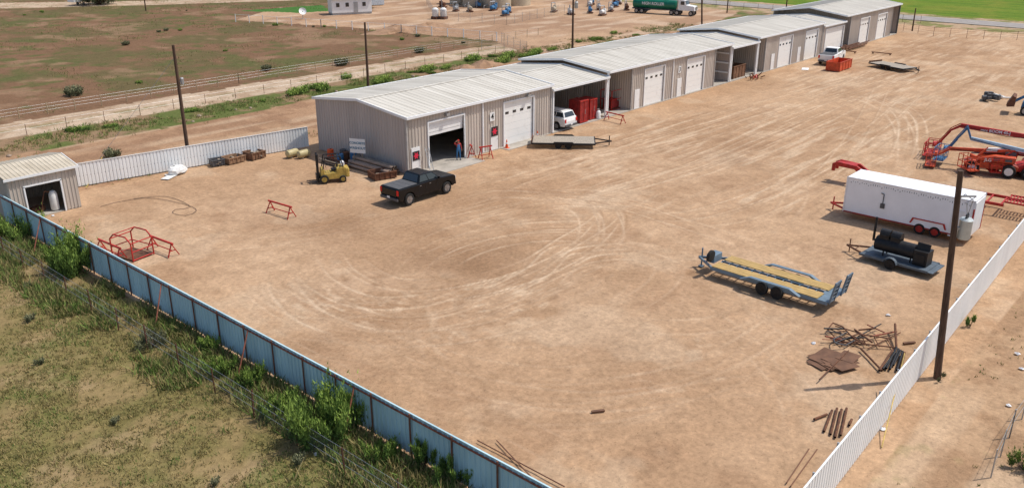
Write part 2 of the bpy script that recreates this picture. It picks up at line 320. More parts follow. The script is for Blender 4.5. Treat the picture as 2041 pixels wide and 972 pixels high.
mb=MB(); mb.box((186.1,0,.113),(.12,1400,.004)); mb.box((192.9,0,.113),(.12,1400,.004)); 
for k in range(-40,40): mb.box((189.5,k*12,.113),(.12,3,.004))
r=obj('road_marking',mb,M('road_paint',(.7,.66,.5),.8)); r['kind']='structure'
# ---------------- buildings
Yf,Yb=53.2,65.4; Ym=(Yf+Yb)/2
def fx(px,py): return FY(px,py,Yf)[0]
def garage_door(root,xa,xb,zt,z0=0.04,win=True,dirty=True):
    mb=MB(); n=6; hh=(zt-z0)/n
    for k in range(n): mb.box(((xa+xb)/2,Yf+.10,z0+hh*(k+.5)),(xb-xa,.06,hh-.035)); mb.box(((xa+xb)/2,Yf+.115,z0+hh*k),(xb-xa,.04,.05))
    d=obj('garage_door',mb,M('door_white',(.80,.79,.76),.5,0,.06,1.2,col2=(.66,.63,.58),thr=(.2,.45)),root)
    if win:
        for k in range(4):
            mb=MB(); w=(xb-xa)/4; mb.box((xa+w*(k+.5),Yf+.063,z0+hh*4.55),(w*.45,.02,hh*.34)); obj('window',mb,glass,d)
    mb=MB(); t=.12
    mb.box((xa-t/2,Yf-.045,zt/2),(t,.12,zt)); mb.box((xb+t/2,Yf-.045,zt/2),(t,.12,zt)); mb.box(((xa+xb)/2,Yf-.045,zt+t/2),(xb-xa+2*t,.12,t)); obj('door_frame',mb,trimm,root)
def man_door(root,x,poster=False,w=.95,h=2.15):
    mb=MB(); mb.box((x,Yf-.06,h/2),(w,.07,h)); d=obj('door',mb,white,root)
    mb=MB(); mb.tube((x+w*.38,Yf-.09,1.02),(x+w*.38,Yf-.16,1.02),.03); obj('handle',mb,grey,d)
    if poster: emblem(root,x,1.45,.62)
def emblem(root,x,z,s):
    mb=MB(); mb.box((x,Yf-.12,z),(s*1.25,.02,s*1.25)); p=obj('emblem_panel',mb,ink,root)
    mb=MB(); pts=[]
    for k in range(12):
        q=k*math.pi/6; rad=s*(.58 if k%2==0 else .26); pts.append((x+rad*math.cos(q),Yf-.135,z+rad*math.sin(q)))
    mb.add(pts,[tuple(range(12))]); obj('red_emblem',mb,M('poster_red',(.7,.02,.06),.5,0,.05,3),p)
def post(root,x,y,h,s=.18,mat=None):
    mb=MB(); mb.box((x,y,h/2),(s,s,h)); obj('post',mb,mat or trimm,root)
def building(label,x0,x1,ev,rg,wx0,wx1,ops,near=True,far=True,slabc=conc,name='workshop_building',rear=True,floor=True,endm=None):
    root=T(name,label,'building',(0,0),0); endm=endm or wallend_shaded
    slope=lambda q:ev+(rg-ev)*(1-abs(q-(Ym-Yf))/(Ym-Yf))-.05
    if wx1>wx0:
        mb=MB(); cur=wx0
        for xa,xb,zt in sorted(ops): 
            mb.corr((cur,Yf),(xa,Yf),0,ev-.02,per=.36,dep=.05); mb.corr((xa,Yf),(xb,Yf),zt,ev-.02,per=.36,dep=.05); cur=xb
        mb.corr((cur,Yf),(wx1,Yf),0,ev-.02,per=.36,dep=.05); mb.v=[(v[0],2*Yf-v[1],v[2]) for v in mb.v]; obj('wall',mb,wallm,root,fixn=False)
        for xx in (wx0,wx1):
            mb=MB(); mb.box((xx,Yf-.02,ev/2),(.14,.16,ev)); obj('corner_trim',mb,M('corner_trim',(.42,.40,.38),.5),root)
    e=MB()
    if near: e.corr((x0,Yf),(x0,Yb),0,slope,per=.36,dep=.05); 
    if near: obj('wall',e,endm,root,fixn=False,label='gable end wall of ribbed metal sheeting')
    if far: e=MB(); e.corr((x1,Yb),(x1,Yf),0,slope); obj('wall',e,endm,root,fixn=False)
    for w in (wx0,wx1):
        if wx1>wx0 and abs(w-x0)>.5 and abs(w-x1)>.5: e=MB(); e.corr((w,Yf+.05),(w,Yb),0,slope); obj('wall',e,wallm,root,fixn=False)
    if rear: e=MB(); e.corr((x1,Yb),(x0,Yb),0,ev-.05); obj('wall',e,wallm,root,fixn=False)
    mb=MB(); st=[];k=0;per=.6
    xs0,xs1=x0-.12,x1+.12
    while xs0+k*per<xs1:
        for a,o in((0,0),(.47,0),(.49,.026),(.53,.026),(.55,0)):
            q=xs0+k*per+a
            if q<xs1: st.append((q,o))
        k+=1
    st.append((xs1,0)); prof=[(Yf-.22,ev),(Ym,rg),(Yb+.22,ev)]; vs=[(q,y,z+o) for q,o in st for y,z in prof]; fs=[]
    for i in range(len(st)-1):
        for j in range(2): fs.append((i*3+j,i*3+j+3,i*3+j+4,i*3+j+1))
    mb.add(vs,fs); rf=obj('roof',mb,roofm,root,fixn=False)
    mb=MB(); mb.add([(xs0,Ym-.22,rg+.02),(xs1,Ym-.22,rg+.02),(xs1,Ym,rg+.05),(xs0,Ym,rg+.05),(xs1,Ym+.22,rg+.02),(xs0,Ym+.22,rg+.02)],[(0,1,2,3),(3,2,4,5)]); obj('ridge_cap',mb,roofm,rf,fixn=False)
    mb=MB(); mb.box(((x0+x1)/2,Yf-.27,ev-.06),(x1-x0+.3,.13,.2)); obj('gutter',mb,trimm,root)
    mb=MB(); mb.box(((x0+x1)/2,Yb+.27,ev-.06),(x1-x0+.3,.13,.2)); obj('gutter',mb,trimm,root)
    for xx in(x0-.16,x1+.16):
        mb=MB(); mb.beam((xx,Yf-.3,ev-.04),(xx,Ym,rg+.0),.09,.22); mb.beam((xx,Ym,rg+.0),(xx,Yb+.3,ev-.04),.09,.22); obj('rake_trim',mb,trimm,root)
    if floor: mb=MB(); mb.box(((x0+x1)/2,Ym-.2,.0),(x1-x0-.1,Yb-Yf-.1,.09)); obj('floor',mb,slabc,root)
    return root
EV,RG=4.85,5.5
Ax0=46.9; Ax1=fx(1098,172)
A=building('long grey ribbed metal workshop with two garage doors and open bay',Ax0,Ax1,EV,RG,Ax0,Ax1,[(fx(853,250),fx(924,250),3.95),(fx(1004,240),fx(1062,240),4.1)])
xa,xb=fx(853,250),fx(924,250); zt=3.95
mb=MB()
for k in range(4): mb.box(((xa+xb)/2,Yf+.1+.02*k,zt-.15-.3*k),(xb-xa,.05,.28))
obj('garage_door',mb,white,A,label='partly raised sectional garage door')
mb=MB(); mb.box((xa-.06,Yf-.045,zt/2),(.12,.12,zt)); mb.box((xb+.06,Yf-.045,zt/2),(.12,.12,zt)); mb.box(((xa+xb)/2,Yf-.045,zt+.06),(xb-xa+.24,.12,.12)); obj('door_frame',mb,trimm,A)
mb=MB(); mb.box(((xa+xb)/2,Yf-1.0,-.01),(xb-xa+1.2,2.0,.06)); obj('apron',mb,conc,A)
mb=MB(); mb.box((fx(1030,285),Yf-.6,-.01),(5,1.2,.06)); obj('apron',mb,conc,A)
garage_door(A,fx(1004,240),fx(1062,240),4.1)
man_door(A,fx(828,318),True); man_door(A,fx(984,280)); emblem(A,fx(984,267),1.75,.7)
mb=MB(); mb.box((fx(980,241),Yf-.08,3.15),(.62,.03,.8)); sp_=obj('number_sign',mb,white,A); text(sp_,'4',.75,(fx(980,241),Yf-.11,3.15),(90,0,0),ink)
xm=fx(961,240); mb=MB(); mb.box((xm,Yf-.08,EV/2),(.13,.12,EV)); obj('downspout',mb,trimm,A)
for px in(888,1050):
    mb=MB(); mb.box((fx(px,212),Yf-.18,4.35),(.4,.3,.2)); obj('wall_lamp',mb,grey,A)
for k in range(3):
    rk=T('storage_rack','white steel storage rack with boxes inside workshop','rack',(xa+1.0+1.6*k,Yf+4.0+k*.9),0,'racks inside the workshop')
    mb=MB()
    for x in(-.7,.7):
        for y in(-.3,.3): mb.box((x,y,1.25),(.07,.07,2.4))
    obj('upright',mb,white,rk); mb=MB()
    for z in(.3,.95,1.6,2.3): mb.box((0,0,z),(1.45,.6,.05))
    obj('shelf',mb,grey,rk); mb=MB()
    for z in(.35,1.0,1.65):
        for x in(-.45,.05,.5): mb.box((x,0,z+.15),(.35,.4,random.uniform(.2,.4)))
    obj('box',mb,[bag],rk)
Bx0,Bx1=fx(1213,147),fx(1458,90); bw0,bw1=fx(1258,180),fx(1423,140)
d1=(fx(1284,170),fx(1322,170)); d2=(fx(1368,150),fx(1401,150))
B=building('grey ribbed metal workshop with open bays at both ends',Bx0,Bx1,EV,RG,bw0,bw1,[(d1[0],d1[1],4.1),(d2[0],d2[1],4.1)],near=False,far=True)
garage_door(B,*d1,4.1); garage_door(B,*d2,4.1); man_door(B,fx(1268,200)); man_door(B,fx(1352,178)); mb=MB(); mb.box((fx(1353,151),Yf-.08,3.2),(.6,.03,.75)); sp_=obj('number_sign',mb,white,B); text(sp_,'3',.7,(fx(1353,151),Yf-.11,3.2),(90,0,0),ink)
mb=MB(); mb.box((fx(1340,150),Yf-.08,EV/2),(.12,.12,EV)); obj('downspout',mb,trimm,B)
post(B,Bx0,Yf,EV); post(B,Bx1,Yf,EV)
for z in (1.2,2.4,3.6): mb=MB(); mb.box((Bx1-.12,Ym,z),(.08,Yb-Yf-.3,.2)); obj('girt',mb,trimm,B)
Cx0,Cx1=fx(1513,78),fx(1641,50); cw0=fx(1524,110); c1=(fx(1551,105),fx(1576,105)); c2=(fx(1604,90),fx(1627,90))
Cb=building('grey ribbed metal workshop with two white garage doors',Cx0,Cx1,EV,RG,cw0,Cx1,[(c1[0],c1[1],4.1),(c2[0],c2[1],4.1)],near=False)
garage_door(Cb,*c1,4.1);garage_door(Cb,*c2,4.1); man_door(Cb,fx(1538,128)); man_door(Cb,fx(1590,115)); post(Cb,Cx0,Yf,EV)
Dx1=fx(1686,42); dd=(fx(1644,80),fx(1679,80))
D=building('low linking metal building with a white garage door',Cx1+.3,Dx1-.3,4.35,4.95,Cx1+.3,Dx1-.3,[(max(dd[0],Cx1+.6),dd[1]-.2,3.7)],near=False,far=False); garage_door(D,max(dd[0],Cx1+.6),dd[1]-.2,3.7,win=False)
Ex1=fx(1790,17)+1; e1=(fx(1713,60),fx(1730,60)); e2=(fx(1747,55),fx(1764,55)); ew0,ew1=fx(1690,70),fx(1775,50)
E=building('grey ribbed metal workshop with open lean-to end bay',Dx1,Ex1,EV+.3,RG+.5,Dx1+2.,ew1,[(e1[0],e1[1],4.1),(e2[0],e2[1],4.1)],near=False)
garage_door(E,*e1,4.1);garage_door(E,*e2,4.1); post(E,Ex1,Yf,5,.2,dgrey)
def carport(label,x0,x1):
    r=building(label,x0+.25,x1-.25,4.35,4.95,0,-1,[],near=False,far=False,name='carport',floor=True)
    post(r,x1-.3,Yf,4.3,.2); post(r,x0+.35,Yf,4.3,.2)
    return r
carport('open metal carport linking two grey workshops',Ax1,Bx0); carport('open metal carport with timber stored beneath',Bx1,Cx0)
e=MB(); e.corr((Bx0-.3,Yf+3.0),(Bx0-.3,Yb),0,4.3); pw=tag(obj('partition_wall',e,wallm,None,fixn=False),'ribbed metal partition wall beneath the carport roof','wall')
# shed
sx0=FY(16,380,65.3)[0]; sx1=24.9; sy0,sy1=65.3,70.2; sym=(sy0+sy1)/2
sh0=T('small_shed','small beige ribbed metal shed with wide open doorway','shed',(0,0)); se,sr=3.2,3.65; oa,ob=FY(48,380,sy0)[0],FY(124,380,sy0)[0]
mb=MB(); 
for a_,b_,z_ in((sx0,oa,0),(oa,ob,2.35),(ob,sx1,0)): mb.corr((b_,sy0),(a_,sy0),z_,se,per=.25)
obj('wall',mb,wallm,sh0,fixn=False)
sl=lambda q:se+(sr-se)*(1-abs(q-(sym-sy0))/(sym-sy0))-.03
for x_ in(sx0,sx1): mb=MB(); mb.corr((x_,sy0),(x_,sy1),0,sl,per=.25); obj('wall',mb,wallm,sh0,fixn=False)
mb=MB(); mb.corr((sx0,sy1),(sx1,sy1),0,se,per=.25); obj('wall',mb,wallm,sh0,fixn=False)
mb=MB(); vs=[];fs=[]; k=0; q=sx0-.15
while q<sx1+.15:
    for a_,o_ in((0,0),(.2,0),(.22,.03),(.28,.03)): vs+=[(q+a_,sy0-.2,se+o_),(q+a_,sym,sr+o_),(q+a_,sy1+.2,se+o_)]
    q+=.3
for i_ in range(len(vs)//3-1):
    for j in(0,1): fs.append((i_*3+j,i_*3+3+j,i_*3+4+j,i_*3+1+j))
mb.add(vs,fs); obj('roof',mb,M('shed_roof',(.56,.50,.40),.7,0,.1,.6,col2=(.42,.36,.27)),sh0,fixn=False)
mb=MB(); mb.box(((sx0+sx1)/2,sy0-.22,se-.06),(sx1-sx0+.5,.06,.16)); mb.beam((sx1+.2,sy0-.22,se-.05),(sx1+.2,sym,sr-.03),.05,.16); mb.beam((sx1+.2,sym,sr-.03),(sx1+.2,sy1+.2,se-.05),.05,.16)
mb.box((oa,sy0-.05,1.2),(.1,.1,2.4)); mb.box((ob,sy0-.05,1.2),(.1,.1,2.4)); mb.box(((oa+ob)/2,sy0-.05,2.4),(ob-oa+.1,.1,.1)); obj('trim',mb,trimm,sh0)
mb=MB(); mb.box(((sx0+sx1)/2,sym,0.0),(sx1-sx0,sy1-sy0,.08)); obj('floor',mb,conc,sh0)
wt=T('water_tank','white upright pressure tank standing in shed doorway','tank',((oa+ob)/2+.75,sy0+.5)); mb=MB(); mb.lathe((0,0,.1),(0,0,1),[(.26,0),(.3,.1),(.3,1.2),(.2,1.42),(.05,1.48)],16); obj('tank_body',mb,bag,wt,smooth=True); mb=MB(); mb.path([(-.2,0,1.5),(-.5,.1,1.6),(-.8,.1,.8),(-.9,.1,.1)],.04); obj('pipe',mb,rust,wt)
mb=MB(); 
for k in range(9): mb.box((random.uniform(-.8,.5),random.uniform(-.3,.4),.15+.15*random.random()),(random.uniform(.3,.6),.3,.3),rz=random.uniform(0,90))
tag(obj('scrap_heap',mb,rust,None,loc=((oa+ob)/2-.3,sy0+1.2,0)),'heap of rusty scrap inside the small shed','scrap')
# ---------------- fences
def fence(label,pts,h,pm,posts,pmat,railm,side=1,per=.28,step=2.4,braces=(),rails=(.94,.45),pr=.045):
    r=T('metal_fence',label,'fence',(0,0)); mb=MB()
    for a,b in zip(pts[:-1],pts[1:]): mb.corr(a,b,.05,h,per=per,dep=.045)
    obj('panel_sheet',mb,pm,r,fixn=False); 
    for a,b in zip(pts[:-1],pts[1:]):
        a=Vector(a);b=Vector(b);L=(b-a).length;d=(b-a)/L;nn=Vector((-d.y,d.x))*side*.09; n=int(L/step)
        for k in range(n+1):
            p=a+d*(k*step)+nn; m_=MB(); m_.tube((0,0,0),(0,0,h+(.0 if side<0 else .02)),pr,6); obj('post',m_,pmat,r,loc=(p.x,p.y,0))
        for z in rails:
            m_=MB(); o=nn*.75; m_.beam((a.x+o.x,a.y+o.y,z*h),(b.x+o.x,b.y+o.y,z*h),.05,.06); obj('rail',m_,railm,r)
        m_=MB(); m_.beam((a.x,a.y,h+.01),(b.x,b.y,h+.01),.07,.03); obj('cap',m_,pm,r)
    for (bx,by,tx,ty) in braces:
        m_=MB(); m_.tube((bx,by,0),(tx,ty,h-.15),.035,6); obj('brace',m_,railm,r)
    return r
LF=fence('pale blue ribbed sheet fence with rusty posts and rails',[(19.85,8.6),(19.85,66)],2.0,fblue,True,rpost,rail,side=1,braces=[(18.6,26,19.75,26.5),(18.6,42,19.75,43),(18.6,58,19.75,59),(18.6,34,19.75,34.6)],rails=(.93,),pr=.042)
f1=G(1605,970,2.15);f2=G(2041,437,2.15)
dR=(f2-f1).normalized(); fa=f1-dR*11; fb=f2+dR*30
RF=fence('long white ribbed sheet metal fence beside dirt track',[tuple(fa),tuple(fb)],2.15,fwhite,True,grey,grey,side=1)
BF=fence('white ribbed sheet fence joining the workshop corner',[(26.9,70.4),(46.8,66.9)],1.9,fwhite,True,grey,grey,side=1)
def wirefence(name,label,pts,h,step,pm,mesh=True,top=False,r_=.03,wires=3,wm=None,jit=.0):
    r=T(name,label,'fence',(0,0)); mb=MB(); w=MB(); cnt=0
    for a,b in zip(pts[:-1],pts[1:]):
        a=Vector(a);b=Vector(b);L=(b-a).length;d=(b-a)/L;n=max(1,round(L/step))
        for k in range(n+1):
            p=a+(b-a)*k/n; m_=MB(); hh=h*(1+.05*math.sin(k*3.7)); m_.tube((0,0,-.05),(jit*math.sin(k*2.1),jit*math.cos(k*1.3),hh),r_,6)
            if cnt<95: obj('post',m_,pm,r,loc=(p.x,p.y,0)); cnt+=1
        for i_ in range(wires):
            z=h*(.95-.85*i_/max(1,wires)); w.tube((a.x,a.y,z),(b.x,b.y,z),.02 if top and i_==0 else .008,4)
        if mesh: mb.quad((a.x,a.y,.05),(b.x,b.y,.05),(b.x,b.y,h*.95),(a.x,a.y,h*.95))
    obj('wire',w,wm or grey,r)
    if mesh: obj('chain_link_mesh',mb,chain,r)
    return r
wirefence('wire_fence','chain link wire fence with dark steel posts in weeds',[(17.15,8),(17.15,40),(17.3,75)],1.35,3.3,rust,True,jit=.04,r_=.036)
wirefence('wire_fence','low wire fence with rusty posts beside pale track',[(-5,99.5),(60,99.8),(120,100)],1.2,3.0,M('tan_post',(.42,.33,.2),.8),False,wires=3,r_=.045)
wirefence('wire_fence','wire fence with thin posts along weedy verge',[(0,91.8),(70,91.6),(100,91.9)],1.1,4.,rust,False,wires=2)
w0=[tuple(G(*p)) for p in [(470,44),(640,55),(800,66),(990,82)]]
wirefence('pipe_fence','white pipe fence around bare dirt lot',w0,1.5,3.6,white,False,wires=2,r_=.08,top=True,wm=white)
wirefence('wire_fence','chain link fence around oilfield tanks',[tuple(G(*p)) for p in [(850,8),(868,38),(1010,50),(1125,26)]],1.8,3.,grey,True,wires=2)
wirefence('wire_fence','wire and mesh gate beside dirt lot',[tuple(G(*p)) for p in [(960,100),(1050,104),(1000,85)]],1.6,3.,grey,True,wires=3)
wirefence('pipe_fence','brown pipe fence with gate along paved road',[tuple(G(*p)) for p in [(1800,62),(1860,72),(1960,78),(2060,82)]],1.5,3.,rust,False,wires=4,top=True,wm=rust)
wirefence('pipe_fence','rusty pipe fence along the road verge',[(182,55),(182,120)],1.4,3.5,rust,False,wires=2,wm=rust)
wirefence('wire_fence','chain link corner fence beside dirt track',[tuple(G(*p)) for p in [(1975,950),(2012,870),(2060,800)]],1.3,1.6,grey,True,wires=2)
# ---------------- utility poles
def upole(label,base,top=None,h=None,tf=False,guy=None,r=.15,arm=False):
    b=G(*base)
    if top: Vp=4941.;h=H*((base[1]-top[1])/(base[1]+185.))*((Vp+185)/(Vp-top[1])); t=G(top[0],top[1],h)-b
    else: t=Vector((0,0))
    R=T('utility_pole',label,'utility pole',b); mb=MB(); mb.tube((0,0,-.1),(t.x,t.y,h),r*1.15,10,r*.8); obj('pole',mb,polew,R,smooth=True)
    if tf:
        k=tf; c=Vector((t.x*k,t.y*k,h*k)); side=Vector((sh,-ch,0))*.48; mb=MB(); mb.lathe(c+side-Vector((0,0,.5)),(0,0,1),[(.24,0),(.28,.05),(.28,.85),(.30,.9),(.22,.98)],14); tr_=obj('transformer',mb,M('transformer_grey',(.52,.56,.56),.45,.2,.1,3),R,smooth=True)
        for dx in(-.1,.1): mb=MB(); mb.lathe(c+side+Vector((dx,0,.45)),(0,0,1),[(.04,0),(.06,.05),(.04,.1),(.06,.15),(.03,.25)],8); obj('bushing',mb,dgrey,tr_)
        mb=MB(); mb.path([c+side+Vector((.1,0,.7)),c+side*1.2+Vector((.1,0,1.3)),c+side*.4+Vector((0,0,1.6)),c+Vector((0,0,1.4))],.02); mb.path([c+side+Vector((-.1,0,.7)),c+side*.7+Vector((0,0,1.2)),c+side*1.5+Vector((0,0,1.5))],.018); mb.box(c+side*.5+Vector((0,0,1.5)),(.9,.07,.07),rz=-48); mb.box(c+side*.5,(.4,.12,.12),rz=-48); obj('bracket',mb,grey,R)
    if guy: mb=MB(); mb.tube((t.x,t.y,h-1),(guy[0],guy[1],0),.012,4); obj('guy_wire',mb,grey,R)
    return R
upole('tall dark wooden utility pole with grey transformer beside white fence',(1868,752),(1915,340),tf=.74)
upole('tall wooden utility pole with fittings beside white fence',(378,328),(345,90),guy=(-7,4),tf=None); 
pb=T('meter_box','small grey transformer box strapped to a pole','electrical box',G(378,328)+Vector((.3,-.1)),0,z=7.0); mb=MB(); mb.lathe((0,0,0),(0,0,1),[(.14,0),(.16,.5),(.1,.56)],12); obj('can',mb,grey,pb); mb=MB(); mb.box((-.15,.05,.25),(.2,.06,.06)); obj('bracket',mb,grey,pb)
upole('wooden utility pole with small fittings by dirt track',(734,173),(727,45))
upole('wooden utility pole behind grey workshop roofs',(1141,102),(1143,-30),tf=.7); upole('thin wooden utility pole beside tanker truck',(1399,58),(1399,-40),tf=.75)
for q in[(1449,26),(1566,26),(291,22),(955,16),(1818,62)]: upole('distant thin wooden utility pole',q,h=9.5 if q[0]!=1818 else 4,r=.12)
# ---------------- vehicles
def wheel(root,x,y,r,w,rm=rimm,name='wheel',n=20):
    s=1 if y>0 else -1; mb=MB(); mb.lathe((x,y-w/2,r),(0,1,0),[(r*.62,0),(r*.93,0),(r,w*.18),(r,w*.82),(r*.93,w),(r*.62,w)],n,cap=False); o=obj('wheel',mb,tyre,root,smooth=True)
    mb=MB(); mb.lathe((x,y-w*.42,r),(0,1,0),[(r*.64,0),(r*.64,w*.84)],n); 
    for k in range(5):
        q=k*2*math.pi/5; mb.box((x+r*.34*math.cos(q),y+s*w*.45,r+r*.34*math.sin(q)),(r*.55,.03,r*.16),ry=-math.degrees(q))
    mb.mi=0; obj('rim',mb,rm,o)
def arc(cx,cz,r,a0,a1,n=8): return [(cx+r*math.cos(math.radians(a0+(a1-a0)*i/n)),cz+r*math.sin(math.radians(a0+(a1-a0)*i/n))) for i in range(n+1)]
def car(root,body,kind='pickup',wr=.42,lift=0.,rm=rimm,cover=mgrey):
    L=2.9 if kind=='pickup' else 2.5; ra,fa_=(-1.85,1.95) if kind=='pickup' else (-1.42,1.45); zl=.42+lift; bw=1.0
    belt=1.28+lift; hood=1.22+lift
    prof=[(-L+.08,zl)]+arc(ra,wr,wr+.1,178,2)+arc(fa_,wr,wr+.1,178,2)+[(L-.12,zl),(L,zl+.25),(L-.02,hood-.15),(L-.2,hood-.03),(1.25,hood+.08)]
    if kind=='pickup': prof+=[(-.85,belt),(-.9,belt-.02),(-L+.02,belt-.02),(-L,zl+.3)]
    else: prof+=[(-L+.12,belt),(-L,zl+.5),(-L,zl+.2)]
    mb=MB(); mb.prism(prof,-bw,bw); obj('body',mb,body,root,bevel=.05)
    x0,x1,t0,t1=(-.9,1.35,-.6,.55) if kind=='pickup' else (-L+.12,1.3,-L+.42,.5); zt=1.88+lift if kind=='pickup' else 1.85; b0=.93;bt=.76; zb=belt-.03
    vs=[(x0,-b0,zb),(x1,-b0,zb),(x1,b0,zb),(x0,b0,zb),(t0,-bt,zt),(t1,-bt,zt),(t1,bt,zt),(t0,bt,zt)]
    mb=MB(); mb.add(vs,[(3,2,1,0),(4,5,6,7),(0,1,5,4),(1,2,6,5),(2,3,7,6),(3,0,4,7)]); obj('cab',mb,body,root,bevel=.06)
    def lerp(a,b,t): return Vector(a)+(Vector(b)-Vector(a))*t
    def pane(A_,B_,C_,D_,u0,u1,v0,v1,off):
        q=[]
        for u,v in((u0,v0),(u1,v0),(u1,v1),(u0,v1)): q.append(lerp(lerp(A_,B_,u),lerp(D_,C_,u),v)+Vector(off))
        m_=MB(); m_.quad(*q); return m_
    for s in(-1,1):
        A_,B_,C_,D_=((x0,s*b0,zb),(x1,s*b0,zb),(t1,s*bt,zt),(t0,s*bt,zt)); segs=[(.05,.46),(.5,.93)] if kind=='pickup' else [(.03,.3),(.33,.62),(.65,.94)]
        for u in segs: obj('side_window',pane(A_,B_,C_,D_,u[0],u[1],.16,.86,(0,s*.012,.004)),glass,root,fixn=False)
    obj('windscreen',pane(vs[1],vs[2],vs[6],vs[5],.06,.94,.1,.92,(.012,0,.008)),glass,root,fixn=False); obj('rear_window',pane(vs[0],vs[3],vs[7],vs[4],.08,.92,.14,.88,(-.012,0,.008)),glass,root,fixn=False)
    if kind=='pickup':
        mb=MB(); 
        for k in range(3): mb.box((-1.22-.62*k-.03,0,belt+.012),(.60,1.76,.045))
        obj('bed_cover',mb,cover,root,bevel=.01)
        mb=MB(); mb.box((-L-.02,0,zl+.52),(.03,1.5,.5)); obj('tailgate',mb,body,root,bevel=.02)
    else:
        for s in(-.7,.7): mb=MB(); mb.box((-.9,s,zt+.05),(1.9,.05,.05)); obj('roof_rail',mb,rimm,root)
    mb=MB(); mb.box((-L-.03,0,zl+.08),(.14,1.85,.2)); mb.box((-L-.105,0,zl+.16),(.02,.32,.16)); obj('rear_bumper',mb,dgrey,root,bevel=.03)
    mb=MB(); mb.box((-L-.11,0,zl+.19),(.012,.3,.15)); obj('number_plate',mb,white,root)
    mb=MB(); mb.box((L+.0,0,zl+.1),(.16,1.9,.24)); obj('front_bumper',mb,body,root,bevel=.04)
    mb=MB(); mb.box((L+.0,0,zl+.42),(.05,1.1,.3)); obj('grille',mb,blkm,root)
    for s in(-1,1):
        mb=MB(); mb.box((-L-.015,s*.88,belt-.28),(.05,.18,.36)); obj('tail_lamp',mb,rtail,root)
        mb=MB(); mb.box((L-.0,s*.78,hood-.24),(.06,.36,.18)); obj('headlight',mb,lampw,root)
        mb=MB(); mb.box((1.02,s*1.1,belt+.1),(.1,.22,.18)); obj('mirror',mb,body,root,bevel=.02)
        for x in(.2,-.75) if kind=='pickup' else (.1,-.9): mb=MB(); mb.box((x,s*1.012,belt-.18),(.16,.02,.04)); obj('door_handle',mb,rimm,root)
        for x in(.95,-.2,-.9) if kind=='pickup' else (.9,-.15,-1.2): mb=MB(); mb.box((x,s*1.003,(zl+belt)/2+.08),(.018,.012,belt-zl-.3)); obj('door_seam',mb,ink,root)
        wheel(root,ra,s*.88,wr,.28,rm); wheel(root,fa_,s*.88,wr,.28,rm)
    mb=MB(); mb.box(((ra+fa_)/2,0,zl+.05),(2*L-.6,1.5,.2)); obj('chassis',mb,blkm,root)
a=G(815,409);b=G(889,385); d=(b-a).normalized(); nrm=Vector((-d.y,d.x)); c=(a+b)/2+nrm*.95
bt_=T('pickup_truck','black crew cab pickup with grey bed cover on dirt','pickup truck',c,math.degrees(math.atan2(d.y,d.x)),scale=1.04); car(bt_,blk,'pickup',.45,.12)
wp=T('pickup_truck','white crew cab pickup parked near red steel bin','pickup truck',G(1674,128)+Vector((0.5,1.5)),8,scale=1.12); car(wp,white,'pickup',.42,.08,cover=dgrey)
sv_=T('suv_car','white SUV parked nose in beneath the carport','car',(fx(1098,230)+2.5,Yf+1.9),90); car(sv_,white,'suv',.38)
# forklift
fk=T('forklift','old yellow forklift with roll cage parked on dirt','forklift',G(665,364)+Vector((0.2,.5)),150)
mb=MB(); mb.prism([(-1.25,.45),(-1.3,1.0),(-1.05,1.25),(-.4,1.2),(-.35,.85),(.55,.8),(.6,1.2),(.85,1.15),(.9,.4),(.3,.3),(-.9,.3)],-.55,.55); obj('body',mb,yel,fk,bevel=.05)
mb=MB(); mb.box((-1.25,0,.75),(.35,1.2,.75)); obj('counterweight',mb,yel,fk,bevel=.1)
mb=MB()
for s in(-.5,.5): mb.path([(.7,s,1.1),(.5,s,2.15),(-.75,s,2.15),(-.95,s,1.2)],.045)
for x in np.linspace(-.7,.45,7): mb.tube((x,-.5,2.15),(x,.5,2.15),.025,6)
obj('roll_cage',mb,blkm,fk); mb=MB(); mb.box((-.25,0,1.0),(.5,.5,.14)); mb.box((-.5,0,1.3),(.12,.48,.5)); obj('seat',mb,blkm,fk,bevel=.03)
mb=MB(); 
for s in(-.35,.35): mb.box((1.08,s,1.25),(.14,.1,2.3))
for z in(.3,1.2,2.3): mb.box((1.08,0,z),(.1,.7,.1))
obj('mast',mb,blkm,fk); mb=MB(); mb.box((1.2,0,.45),(.06,1.0,.5)); mb.box((1.6,.3,.12),(.8,.12,.05)); mb.box((1.6,-.3,.12),(.8,.12,.05)); obj('fork',mb,blkm,fk)
mb=MB(); mb.tube((-.95,-.25,1.45),(-.95,.35,1.45),.16,12); obj('gas_bottle',mb,white,fk); mb=MB(); mb.tube((.45,0,1.2),(.3,0,1.5),.02); mb.lathe((.3,0,1.5),(-.5,0,.9),[(.18,0),(.18,.03)],12); obj('steering_wheel',mb,blkm,fk)
for x,rr in((.65,.36),(-.85,.28)):
    for s in(-1,1): wheel(fk,x,s*.58,rr,.26,yel)
